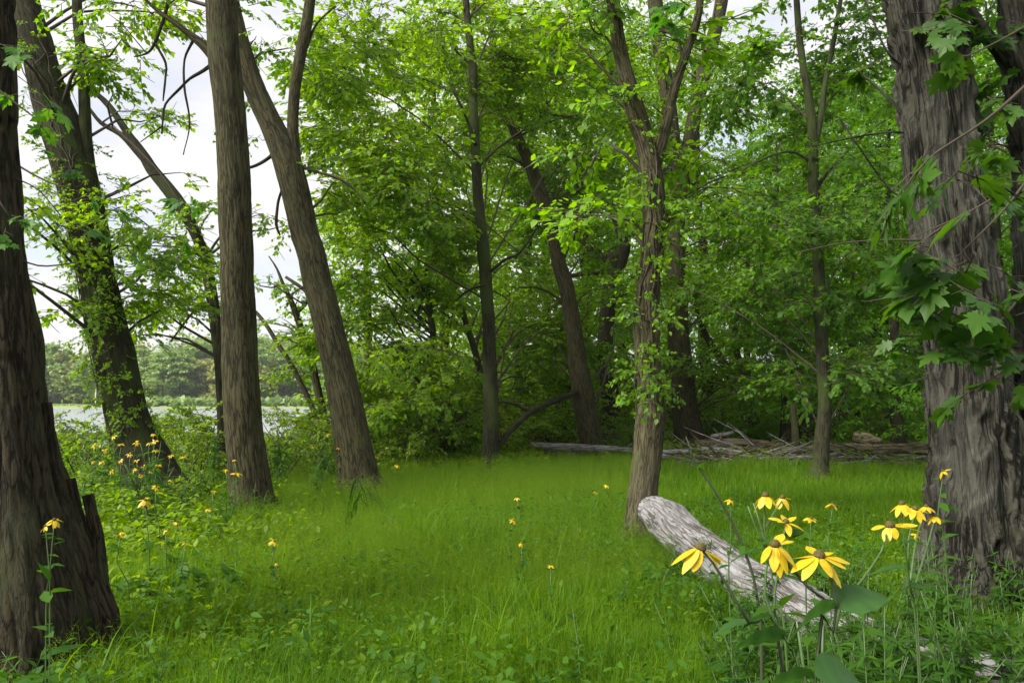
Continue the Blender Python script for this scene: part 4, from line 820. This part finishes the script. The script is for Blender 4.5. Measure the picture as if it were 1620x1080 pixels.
# feathery seed heads
def panicles(n, dmin, dmax, h, pxr, hair):
    d = np.sqrt(rng.uniform(dmin ** 2, dmax ** 2, n)); x = (rng.uniform(*pxr, n) - CX) / F * d; z = height(x, d); hh = h * rng.uniform(.6, 1.15, n)
    k = 12; T = rng.uniform(.45, 1, (n, k)); a = rng.uniform(0, 6.28, (n, k)); L_ = hair * rng.uniform(.5, 1.3, (n, k)) * (1.25 - T * .8)
    lean = rng.normal(0, .12, (n, 2))
    px_ = x[:, None] + lean[:, :1] * hh[:, None] * T ** 2; py_ = d[:, None] + lean[:, 1:] * hh[:, None] * T ** 2; pz_ = z[:, None] + hh[:, None] * T
    b = np.stack([px_, py_, pz_], -1); tip = b + np.stack([np.cos(a) * L_, np.sin(a) * L_, L_ * rng.uniform(.2, 1.6, (n, k))], -1); up = b + np.array([0, 0, .0035])
    V1 = np.stack([b, up, tip], 2).reshape(-1, 3); f1 = np.arange(n * k * 3).reshape(-1, 3)
    s0 = np.stack([x, d, z], -1); s1 = np.stack([x + lean[:, 0] * hh, d + lean[:, 1] * hh, z + hh], -1); wv = np.array([.0022, 0, 0])
    V2 = np.stack([s0 - wv, s0 + wv, s1], 1).reshape(-1, 3); f2 = np.arange(n * 3).reshape(-1, 3)
    return V1, f1, V2, f2
mb = MB()
for a in [(2500, 3.5, 6.5, .36, (100, 1100), .05), (9000, 5.5, 11, .46, (330, 1060), .07), (6000, 10, 15, .46, (450, 1020), .09), (1500, 8, 15, .36, (1050, 1480), .07)]:
    V1, f1, V2, f2 = panicles(*a); mb.add(V1, [f1]); mb.add(V2, [f2])
tag(mb.build('seed_grass', M['grass_seed']), 'hazy pale seed heads standing over the meadow grass', 'grass', kind='stuff')
# small-leaved ground cover
mb = MB(); n = 42000; d = np.sqrt(rng.uniform(1.5 ** 2, 10.5 ** 2, n)); x = (rng.uniform(-300, 1900, n) - CX) / F * d
k = vnoise(np.stack([x * .9, d * .9, 0 * x + 15], -1)) + .6 * vnoise(np.stack([x * 3, d * 3, 0 * x + 25], -1)) + .35 * (d < 4.2) > .12; x, d = x[k], d[k]; n = len(x)
pos = np.stack([x, d, height(x, d) + rng.uniform(.08, .34, n)], -1)
scatter(mb, leaf_ovate(.22), pos, rotm(rng.uniform(0, 6.28, n), rng.normal(.0, .45, n), rng.normal(0, .45, n)), rng.uniform(.025, .085, n))
tag(mb.build('low_herbs', M['leaf_low']), 'darker broad-leaved low herbs mixed into the meadow grass', 'ground cover', kind='stuff')
mb = MB(); n = 26000; d = np.sqrt(rng.uniform(1.5 ** 2, 9 ** 2, n)); x = (rng.uniform(-150, 1770, n) - CX) / F * d
keep = (vnoise(np.stack([x * 1.1, d * 1.1, 0 * x + 5], -1)) + .25 * (x < -1.2) + .25 * (x > 1.2)) > -.05; x, d = x[keep], d[keep]; n = len(x)
pos = np.stack([x, d, height(x, d) + rng.uniform(.05, .24, n)], -1)
scatter(mb, leaf_ovate(.3), pos, rotm(rng.uniform(0, 6.28, n), rng.normal(.1, .4, n), rng.normal(0, .4, n)), rng.uniform(.02, .06, n))
n = 14000; d = np.sqrt(rng.uniform(17 ** 2, 34 ** 2, n)); x = (rng.uniform(950, 1900, n) - CX) / F * d; pos = np.stack([x, d, height(x, d) + rng.uniform(.02, .3, n)], -1)
scatter(mb, leaf_quad(.4), pos, rotm(rng.uniform(0, 6.28, n), rng.normal(.1, .4, n), rng.normal(0, .4, n)), rng.uniform(.06, .14, n))
n = 16000; d = rng.uniform(10, 22, n); x = (rng.uniform(-60, 860, n) - CX) / F * d; k = d > 11 + (x + 6) * .15 + 1.8 * (x > -4); x, d = x[k], d[k]; n = len(x); pos = np.stack([x, d, height(x, d) + rng.uniform(.02, .42, n)], -1)
scatter(mb, leaf_quad(.36), pos, rotm(rng.uniform(0, 6.28, n), rng.normal(.1, .4, n), rng.normal(0, .4, n)), rng.uniform(.05, .1, n))
n = 26000; d = np.sqrt(rng.uniform(5 ** 2, 13 ** 2, n)); x = (rng.uniform(60, 640, n) - CX) / F * d; pxx = x / d * F + CX; k = rng.random(n) < np.clip((560 - pxx - 12 * np.maximum(0, 9 - d) ** 1.6) / 160, 0, 1); x, d = x[k], d[k]; n = len(x)
hv = .30 + .22 * vnoise(np.stack([x * 1.5, d * 1.5, 0 * x + 2], -1)); pos = np.stack([x, d, height(x, d) + hv * rng.uniform(.3, 1.25, n)], -1)
scatter(mb, leaf_ovate(.27), pos, rotm(rng.uniform(0, 6.28, n), rng.normal(.1, .45, n), rng.normal(0, .45, n)), rng.uniform(.03, .085, n))
tag(mb.build('ground_cover', M['leaf_shrub']), 'small-leaved creeping herbs between the grass', 'ground cover', kind='stuff')

# ------------------------------------------------------------------ weeds
def proto_weed(i, H, nl, ll, leaf, mat='leaf_weed', name='leafy_weed', spread=.9, side=0):
    root = local_thing(name, (0, -20 - i, -10), None, 'weed'); g = np.random.default_rng(200 + i); m_ = MB()
    stems = [np.array([[0, 0, -.05], [g.normal(0, .03), g.normal(0, .03), H * .5], [g.normal(0, .08), g.normal(0, .08), H]])]
    for k in range(side): 
        a = g.uniform(0, 6.28); stems.append(np.array([[0, 0, H * .3], [math.cos(a) * .08, math.sin(a) * .08, H * .55], [math.cos(a) * .16, math.sin(a) * .16, H * .85]]))
    cm = MB()
    for s_ in stems:
        c_, _ = tube(m_, s_, [.005, .004, .0015], 5, H / 10, 0)
        n = nl if s_ is stems[0] else nl // 2; t = np.sort(g.uniform(.18, 1, n)); idx = (t * (len(c_) - 1)).astype(int)
        yaw = np.arange(n) * 2.4 + g.uniform(0, .5, n); scatter(cm, leaf, c_[idx], rotm(yaw, g.normal(.15, .3, n) - .3 * (1 - t), g.normal(0, .2, n)), ll * g.uniform(.7, 1.15, n) * (1.15 - .55 * t))
    m_.build('stem', M['stem'], root); cm.build('leaves', M[mat], root); return root
wp = [proto_weed(0, .85, 52, .125, leaf_lance(), side=2), proto_weed(1, .75, 48, .115, leaf_lance(), side=3), proto_weed(2, .5, 12, .11, leaf_ovate(.3)), proto_weed(3, .38, 10, .14, leaf_ovate(.34)), proto_weed(4, .95, 56, .13, leaf_lance(), side=1)]
wl = []
for k in range(130):
    px = rng.uniform(1150, 1660); d = rng.uniform(2.3, 5.0)
    if px < 1330 and d > 4.4: d = rng.uniform(2.8, 4.0)
    wl.append((px, d, int(rng.choice([0, 1, 4])), (rng.uniform(.65, 1.) if px > 1330 else rng.uniform(.5, .7)) * (.72 + .1 * (5 - d)), 'narrow-leaved weed before the shaggy trunk'))
for k in range(60):
    px = rng.uniform(1160, 1560); d = rng.uniform(2.5, 3.9); wl.append((px, d, int(rng.choice([0, 1, 4, 3])), rng.uniform(.5, .72), 'narrow-leaved weed before the shaggy trunk'))
for k in range(48):
    px = rng.uniform(1120, 1340); d = rng.uniform(3.2, 5.0); wl.append((px, d, int(rng.choice([0, 1, 1, 2])), rng.uniform(.55, .82) * d / 4.4, 'slender weed hiding the middle of the pale log'))
for k in range(34):
    t = rng.uniform(0, 1); px = 1000 + 420 * t + rng.normal(0, 18); d = 7.0 - 3.2 * t - rng.uniform(.15, .7)
    wl.append((px, d, int(rng.choice([1, 2, 2, 3])), rng.uniform(.55, .95) * (1.0 if t > .25 else .75), 'leafy weed growing along the near side of the pale log'))
for k in range(46):
    px = rng.uniform(100, 560); d = rng.uniform(6.5, 12.5) if px < 420 else rng.uniform(10, 13)
    wl.append((px, d, int(rng.choice([2, 3, 0, 1])), rng.uniform(.8, 1.35), 'leafy weed in the undergrowth before the lake bank'))
for px, d, s in [(1000, 7.2, .7), (1045, 7.3, .6), (985, 7.5, .7), (365, 8.7, .8), (430, 8.8, .8), (395, 8.6, .6), (540, 10.7, .8), (590, 10.9, .9), (760, 14, .9), (795, 14.2, 1.), (1285, 13.4, .7), (1470, 4.9, .9), (1500, 4.7, .9), (1560, 4.6, 1.), (1440, 4.9, .8), (1600, 4.7, 1)]: wl.append((px, d, 2, s, 'leafy weed growing against a trunk foot'))
for px, d, s in [(60, 3.6, .8), (110, 3.55, 1.05), (130, 3.7, .8), (85, 3.5, .9), (160, 3.7, .8), (190, 3.8, .7), (30, 3.4, .8), (240, 3.8, .9), (270, 3.7, .8), (220, 3.6, .6)]: wl.append((px, d, 2 if s < 1 else 3, s, 'broad-leaved weed at the foot of the double trunk'))
for px, d, s in [(235, 5.2, .9), (260, 5.1, 1.1), (290, 5.2, 1.2), (320, 5.3, 1.1), (345, 5.5, 1.), (370, 5.4, 1.1), (395, 5.7, .9), (300, 5.8, 1.1)]: wl.append((px, d, 3 if s > 1 else 2, s, 'dark broad-leaved weed right of the double trunk'))
for px, d, s in [(900, 4.0, 1.), (1010, 5.6, .9), (1060, 5.4, .9), (1100, 5.0, .8), (1130, 4.6, .9), (980, 5.2, .8), (1045, 4.4, .8), (1180, 4.4, .9), (1230, 3.9, .9), (700, 4.4, .6), (600, 7.5, .9), (455, 8.2, .8), (430, 9.0, .8)]: wl.append((px, d, 2, s, 'leafy weed standing in the open meadow grass'))
seen = {}; wu = {}
for k, (px, d, pi, s, desc) in enumerate(sorted(wl)):
    x = (px - CX) / F * d; seen[desc] = seen.get(desc, -1) + 1; lab = f'{desc}, {ordn(seen[desc])} from the left'; loc = (x, d, gz(x, d)); rot = (rng.normal(0, .1), rng.normal(0, .1), rng.uniform(0, 6.28)); g_ = desc + 's'
    if pi not in wu: wu[pi] = 1; o = wp[pi]; o.location = loc; o.rotation_euler = rot; o.scale = (s, s, s); o['label'] = lab; o['group'] = g_
    else: dup(wp[pi], loc, rot, (s, s, s), lab, g_)
# arching grass tuft by the forked trunk
q = P(548, 800, 8.2); root = thing('grass_tuft', (q[0], q[1], gz(q[0], q[1])), 'tuft of long arching grass blades in front of the leaning forked trunk', 'grass tuft'); m_ = MB()
for k in range(11):
    b = np.array([q[0] + rng.normal(0, .03), q[1] + rng.normal(0, .03), 0]); hx = rng.uniform(.05, .32); hz = rng.uniform(.45, .78)
    pts, _ = resample([b, b + [hx * .25, 0, hz * .7], b + [hx * .6, .02, hz], b + [hx * 1.1, .03, hz * .92], b + [hx * 1.45, .05, hz * .6]], [0] * 5, .04)
    n = len(pts); wv = (np.sin(np.linspace(.25, 3.14, n)) * .011)[:, None] * np.array([[.5, .85, 0]]); V = np.concatenate([pts - wv, pts + wv]); i = np.arange(n - 1)
    m_.add(V, [np.stack([i, i + 1, i + 1 + n, i + n], -1)])
m_.build('blade', M['leaf_weed'], root)

# ------------------------------------------------------------------ coneflowers
def petal_mesh(L_, W_, droop, curl, twist=0):
    n = 7; t = np.linspace(0, 1, n); wv = W_ * np.array([.25, .7, .95, 1, .9, .62, .12]); y = L_ * t * math.cos(droop) ; z = -L_ * t * math.sin(droop) - curl * L_ * t ** 2
    V = []
    for s_ in (-1, -.4, .4, 1): V.append(np.stack([wv * s_, y, z + (abs(s_) < .5) * .06 * W_ + twist * s_ * wv * t], -1))
    V = np.stack(V, 1).reshape(-1, 3); i = np.arange(n - 1)[:, None]; j = np.arange(3)[None]; q = np.stack([i * 4 + j, i * 4 + j + 1, (i + 1) * 4 + j + 1, (i + 1) * 4 + j], -1).reshape(-1, 4)
    return V, [q]
def head(root, pos, tilt, size, spec, near=True):
    size *= .82
    """spec: list of (angle, length factor, droop); tilt=(rx,ry)"""
    from mathutils import Euler
    R = np.array(Euler((tilt[0], tilt[1], 0)).to_matrix()); m_ = MB()
    # domed disc of tiny florets
    rd = size * .135; prof = [(0, .25), (.6, .2), (.95, .0), (1.05, .35), (.9, .85), (.55, 1.25), (.2, 1.42), (0, 1.45)] if near else [(0, 0), (.9, .1), (1., .5), (.6, 1.1), (0, 1.3)]
    sg = 18 if near else 7; V = []
    for r_, z_ in prof:
        for k in range(sg):
            a = 2 * math.pi * k / sg; jj = 1 + (.09 * ((k + int(z_ * 9)) % 2) if near else 0); V.append([math.cos(a) * r_ * rd * jj, math.sin(a) * r_ * rd * jj, (z_ - .2) * rd])
    V = np.array(V); i = np.arange(len(prof) - 1)[:, None]; j = np.arange(sg)[None]; j2 = (j + 1) % sg
    q = np.stack([i * sg + j, i * sg + j2, (i + 1) * sg + j2, (i + 1) * sg + j], -1).reshape(-1, 4)
    if near:
        n = 130; ph = np.arange(n) * 2.39996; zz = np.linspace(.05, 1, n); rr_ = np.sqrt(np.clip(1 - (zz * .93) ** 2, 0, 1)) * rd * 1.0; pp = np.stack([np.cos(ph) * rr_, np.sin(ph) * rr_, zz * rd * 1.25], -1)
        out_ = pp / np.linalg.norm(pp, axis=1)[:, None]; tt = np.cross(out_, [0, 0, 1.]) * rd * .07; bb = np.cross(out_, tt); V2 = np.stack([pp + tt, pp - tt * .5 + bb, pp - tt * .5 - bb, pp + out_ * rd * .22], 1).reshape(-1, 3)
        o = (np.arange(n) * 4)[:, None]; m_.add(V2 @ R.T + pos, [np.concatenate([o + [0, 1, 3], o + [1, 2, 3], o + [2, 0, 3]])])
    m_.add(V @ R.T + pos, [q]); ho = m_.build('flower_head', M['disc'], root)
    ho_parent = ho
    pm = None if near else MB()
    for (a, lf, dr) in spec:
        V, fs = petal_mesh(size * .62 * lf, size * (.15 if near else .13), dr, rng.uniform(.05, .3), rng.uniform(-.5, .5)); ca, sa = math.cos(a), math.sin(a)
        V = V + [0, rd * .75, 0]; V = V @ np.array([[ca, sa, 0], [-sa, ca, 0], [0, 0, 1]]); V = V @ R.T + pos
        if near: mm = MB(); mm.add(V, fs); x = mm.build('petal', M['petal']); x.parent = ho
        else: pm.add(V, fs)
    if pm: x = pm.build('petals', M['petal']); x.parent = ho
def bigleaf(L_, W_):
    n = 12; t = np.linspace(0, 1, n); wv = W_ * np.sin(np.pi * np.clip(t, 0, 1) ** .72) ** .8 * (1 - .15 * t); wv[0] = .02 * W_; wv[-1] = 0
    V = []
    for s_ in (-1, -.5, 0, .5, 1): V.append(np.stack([wv * s_, L_ * t, abs(s_) * .22 * wv - .35 * L_ * t ** 2 + .02 * L_ * np.sin(t * 22) * (abs(s_) > .4)], -1))
    V = np.stack(V, 1).reshape(-1, 3); i = np.arange(n - 1)[:, None]; j = np.arange(4)[None]
    return V, [np.stack([i * 5 + j, i * 5 + j + 1, (i + 1) * 5 + j + 1, (i + 1) * 5 + j], -1).reshape(-1, 4)]
def std(n=8, droop=.5, dj=.25, skip=0): return [(2 * math.pi * k / n + rng.normal(0, .12), rng.uniform(.85, 1.1), droop + rng.normal(0, dj)) for k in range(n - skip)]
def flower(label, heads, stem, leaves=(), near=True, group='yellow coneflowers', smat='stem', basepx=None):
    """heads: (px,py,d,size,tilt,spec); stem: list of polylines (px,py,d)"""
    c0 = P(*stem[0][-1]); g = gz(c0[0], c0[1]); root = thing('coneflower', (c0[0], c0[1], g), label, 'flower', group); m_ = MB()
    for k, s_ in enumerate(stem):
        pts = [P(*q) for q in s_]
        if k == 0: pts.append(np.array([pts[-1][0] + .02, pts[-1][1] + .01, g - .03]))
        r0 = (.0022 if near else .003); tube(m_, pts, np.linspace(r0 * .8, r0 * 1.4, len(pts)), 7, .03 if near else .1, 0)
    m_.build('stem', M[smat], root)
    if not leaves:
        q0 = P(*stem[0][0]); q1 = np.array([c0[0], c0[1], g]); tt = rng.uniform(.02, .8, 14); lp = q0 * (1 - tt[:, None] * 0) ; mid = P(*stem[0][1])
        lp = np.where(tt[:, None] < .4, q0 + (mid - q0) * (tt[:, None] / .4), mid + (np.array([c0[0], c0[1], g]) - mid) * ((tt[:, None] - .4) / .6)); lm = MB()
        scatter(lm, leaf_ovate(.2), lp, rotm(rng.uniform(0, 6.28, 14), rng.normal(.1, .3, 14), rng.normal(0, .3, 14)), rng.uniform(.05, .13, 14) * (.4 + tt)); lm.build('leaves', M['leaf_weed'], root)
    for (x, y, d, L_, W_, yaw, pit, roll) in leaves:
        V, fs = bigleaf(L_, W_); R = rotm(np.array([yaw]), np.array([pit]), np.array([roll]))[0]; mm = MB(); mm.add(V @ R.T + P(x, y, d), fs); mm.build('leaf', M['leaf_big'], root)
    for (x, y, d, sz, tilt, spec) in heads: head(root, P(x, y, d), tilt, sz, spec, near)
r9 = math.radians
D = 1.3
flower('coneflower with long left-drooping petals hanging over the pale log', [(1108, 868, D, .074, (.0, .35), [(r9(100), 1.15, .75), (r9(135), 1.05, 1.0), (r9(165), .9, 1.15), (r9(-60), 1.25, .05), (r9(-85), 1.15, .1), (r9(-110), .9, .3)])],
       [[(1112, 872, D), (1128, 890, D), (1150, 925, D), (1185, 985, D), (1240, 1075, D + .05)]], [(1185, 985, D, .06, .022, 1.4, -.1, 0)], smat='stem_dark')
flower('coneflower with petals drooping downward, second of the three large blooms', [(1226, 862, D, .07, (.12, -.05), [(r9(155), 1.0, 1.15), (r9(180), 1.1, 1.2), (r9(205), 1.1, 1.05), (r9(100), .8, .8), (r9(235), 1.0, .75), (r9(-70), .9, -.3), (r9(-40), .9, -.5)])],
       [[(1225, 868, D), (1212, 900, D), (1210, 940, D), (1222, 975, D), (1245, 1015, D), (1275, 1080, D)]],
       [(1246, 1010, D, .085, .030, 1.45, .1, .75), (1223, 976, D, .05, .02, 1.3, -.1, .5)])
flower('widest coneflower with broad flat petals, third of the three large blooms', [(1296, 880, D, .078, (.08, .1), [(r9(75), 1.1, .25), (r9(105), 1.15, .35), (r9(130), 1.1, .5), (r9(190), .95, .55), (r9(225), 1.15, .75), (r9(-85), 1.15, .0), (r9(-50), .9, -.35), (r9(-115), .9, .2), (r9(20), .7, -.5)])],
       [[(1300, 885, D), (1315, 915, D), (1324, 955, D), (1318, 1000, D), (1290, 1075, D)], [(1322, 960, D), (1280, 930, D), (1240, 885, D)]],
       [(1322, 962, D, .105, .036, -1.35, .35, .5), (1326, 960, D, .095, .032, 1.7, -.15, .75), (1290, 1068, D - .05, .095, .036, -1.3, 0, .7), (1290, 1072, D, .09, .034, 1.4, 0, .7)], smat='stem_dark')
flower('coneflower with a round dark bud leaf below it, before the shaggy trunk', [(1408, 832, 1.6, .08, (.05, -.1), [(r9(130), .8, .9), (r9(-85), 1.25, .05), (r9(-110), 1.2, .1), (r9(-60), .8, 0), (r9(180), .5, .9), (r9(60), .7, .1)])],
       [[(1405, 838, 1.6), (1395, 870, 1.58), (1365, 915, 1.5), (1330, 958, 1.4), (1320, 1000, 1.4), (1300, 1085, 1.4)]], [(1400, 852, 1.6, .03, .013, 2.6, .1, 1.2)])
flower('withered coneflower with curled thin petals above the two drooping blooms', [(1243, 826, 1.7, .06, (.2, .1), std(6, .1, .5))], [[(1243, 830, 1.7), (1235, 880, 1.7), (1225, 960, 1.7), (1240, 1075, 1.7)]], smat='stem')
flower('pair of coneflower blooms on one stalk beside green buds, at the back of the cluster', [(1211, 784, 1.9, .07, (.15, 0), std(8, .85, .15)), (1238, 787, 2.1, .06, (.2, 0), std(7, .6, .2))],
       [[(1211, 788, 1.9), (1209, 830, 1.9), (1216, 880, 1.9), (1230, 960, 1.9), (1245, 1050, 1.9)], [(1238, 791, 2.1), (1225, 810, 2.0), (1211, 835, 1.9)], [(1192, 795, 1.9), (1203, 830, 1.9), (1214, 870, 1.9)], [(1183, 800, 1.9), (1200, 845, 1.9), (1214, 870, 1.9)]],
       [(1216, 880, 1.9, .09, .028, -1.2, .1, .2), (1214, 870, 1.9, .09, .028, 1.5, .0, .2), (1222, 910, 1.9, .1, .03, -1.5, 0, 0)])
flower('cluster of four coneflower blooms touching the shaggy trunk', [(1427, 797, 2.0, .062, (.1, -.3), std(7, .8, .3)), (1448, 805, 2.1, .062, (.3, 0), std(8, .6, .2)), (1465, 801, 2.3, .05, (.1, 0), std(8, .4, .2)), (1479, 816, 2.3, .05, (.1, 0), std(8, .7, .2))],
       [[(1427, 801, 2.0), (1430, 850, 2.0), (1440, 930, 2.05), (1450, 1010, 2.1)], [(1448, 809, 2.1), (1438, 850, 2.05), (1437, 900, 2.05)], [(1465, 805, 2.3), (1450, 850, 2.2), (1440, 920, 2.1)], [(1479, 820, 2.3), (1465, 870, 2.2), (1446, 930, 2.1)]],
       [(1437, 900, 2.05, .09, .028, 1.3, .1, 0), (1440, 930, 2.05, .1, .03, -1.4, .1, 0), (1432, 860, 2.0, .07, .02, -1.0, .2, 0)])
rest = [(1283, 820, 2.8, .06, 'small coneflower in the meadow between the large blooms and the tree'), (1317, 797, 3.2, .06, 'single coneflower farther back, right of the paired blooms'), (1452, 846, 2.6, .05, 'half-hidden coneflower below the four-bloom cluster'),
        (1492, 745, 3.3, .06, 'highest coneflower, seen against the shaggy trunk'), (1156, 790, 3.2, .055, 'small coneflower left of the green buds near the pale log'),
        (86, 822, 3.0, .065, 'coneflower with narrow petals in front of the double trunk, upper of two'), (72, 832, 3.05, .05, 'coneflower in front of the double trunk, lower left of two'),
        (230, 791, 5.6, .12, 'large star-shaped coneflower, lone in the grass below the vine-clad trunk'), (247, 770, 6.5, .08, 'coneflower just above the large star-shaped one'), (190, 842, 5.0, .075, 'coneflower low in the grass near the sawn stubs, right of them'),
        (262, 838, 5.5, .06, 'coneflower above the dark broad leaves, left of a pair'), (280, 826, 6, .06, 'coneflower above the dark broad leaves, right of a pair'), (330, 805, 6.5, .06, 'coneflower with a sideways bloom left of the grey trunk foot'),
        (293, 858, 5.2, .05, 'lowest coneflower among the dark broad leaves'), (434, 856, 5.6, .09, 'coneflower with thin petals in the grass right of the grey trunk'), (437, 890, 5.4, .045, 'tiny coneflower bud under the thin-petalled one'),
        (374, 748, 8.3, .13, 'broad coneflower against the foot of the straight grey trunk'), (357, 742, 8.3, .08, 'coneflower at the left edge of the straight grey trunk'), (371, 727, 8.4, .06, 'smaller coneflower above the broad one on the grey trunk'), (338, 776, 7.5, .06, 'coneflower in the grass left of the broad one'),
        (812, 822, 6.2, .075, 'star-like coneflower in the middle of the meadow'), (825, 859, 5.6, .055, 'coneflower below the star-like one in mid meadow'), (871, 894, 4.8, .05, 'lowest coneflower of the open meadow'), (818, 787, 7.5, .07, 'coneflower farther back in mid meadow'),
        (960, 767, 9, .08, 'coneflower left of the furrowed trunk, right of a pair'), (942, 778, 8.5, .06, 'coneflower left of the furrowed trunk, left of a pair'), (628, 735, 11, .11, 'coneflower at the thicket edge right of the forked trunk'), (596, 722, 11.5, .09, 'coneflower close to the right side of the forked trunk'),
        (520, 686, 10.8, .09, 'coneflower against the left edge of the forked trunk, upper'), (535, 708, 10.8, .07, 'coneflower on the foot of the forked trunk'), (496, 706, 12, .09, 'coneflower between the grey trunk and the forked trunk')]
for (px, y, d, sz, lab) in rest:
    flower(lab, [(px, y, d, sz * .9, (rng.uniform(.0, .4), rng.normal(0, .25)), std(7, .5, .35, int(rng.integers(0, 2))))], [[(px, y + 3, d), (px + rng.normal(0, 5), y + 60 / d * 4, d), (px + rng.normal(0, 6), y + 100 / d * 4, d + .05)]], near=(d < 3.4))
# flowers round the vine-clad trunk
vl = [(180, 690, 0), (192, 702, 0), (205, 718, 0), (216, 728, 0), (228, 738, 0), (240, 745, 0), (212, 742, 0), (222, 752, 0), (236, 700, 0), (242, 686, 0), (246, 712, 0), (250, 735, 0), (208, 755, 0), (190, 728, 0), (165, 712, 0), (150, 705, 0), (270, 758, 0), (160, 730, 0), (176, 745, 0), (215, 700, 0), (290, 722, 1), (245, 698, 0), (270, 720, 1), (146, 730, 1)]
for k, (px, y, o_) in enumerate(sorted(vl)):
    d = 9.2 + rng.uniform(-.4, .3); flower(f'small coneflower before the vine-clad trunk, {ordn(k)} of the thick patch from the left', [(px, y, d, .072, (rng.uniform(.3, .9), rng.normal(0, .3)), std(7, .3, .3))], [[(px, y + 2, d), (px + rng.normal(0, 4), y + 40, d), (px + rng.normal(0, 8), y + 70, d)]], near=False, group='coneflower patch before the leaning trunk')
# dark leaning stalk left of the blooms
root = thing('weed_stalk', P(1200, 960, 2.2), 'tall dark leaning stalk with tiny leaves rising left of the large blooms', 'weed'); root.location.z = 0; m_ = MB()
c_, _ = tube(m_, PL((1085, 690, 2.2), (1105, 740, 2.2), (1130, 775, 2.2), (1160, 830, 2.2), (1185, 890, 2.2), (1197, 940, 2.2), (1205, 1040, 2.2), (1205, 1500, 2.2)), [.001, .002, .003, .0035, .004, .004, .005, .005], 7, .04, 0); m_.build('stem', M['stem_dark'], root)
m_ = MB(); idx = rng.integers(0, int(len(c_) * .6), 34); n = len(idx); scatter(m_, leaf_ovate(.28), c_[idx], rotm(rng.uniform(0, 6.28, n), rng.normal(.2, .5, n), rng.normal(0, .3, n)), rng.uniform(.015, .045, n)); m_.build('leaves', M['leaf_weed'], root)

# ------------------------------------------------------------------ haze
m, t = newmat('haze_air'); vo = t.nodes.new('ShaderNodeVolumePrincipled'); vo.inputs['Color'].default_value = (.93, .96, 1, 1); vo.inputs['Density'].default_value = .0002
oo = t.nodes.new('ShaderNodeOutputMaterial'); t.links.new(vo.outputs[0], oo.inputs['Volume'])
mb = MB(); X0, X1, Y0, Y1, Z0, Z1 = -905, 905, -45, 2505, -4.2, 40
mb.add([[X0, Y0, Z0], [X1, Y0, Z0], [X1, Y1, Z0], [X0, Y1, Z0], [X0, Y0, Z1], [X1, Y0, Z1], [X1, Y1, Z1], [X0, Y1, Z1]], [[[0, 3, 2, 1], [4, 5, 6, 7], [0, 1, 5, 4], [1, 2, 6, 5], [2, 3, 7, 6], [3, 0, 4, 7]]])
tag(mb.build('haze', m), 'thin pale summer haze in the air over the lake', 'haze', kind='stuff')
# drop helper flags
for o in SC.objects:
    if '_abs' in o: del o['_abs']

for o in SC.objects:
    if 'label' in o and len(o['label'].split()) > 16: print('LONG', len(o['label'].split()), o['label'])
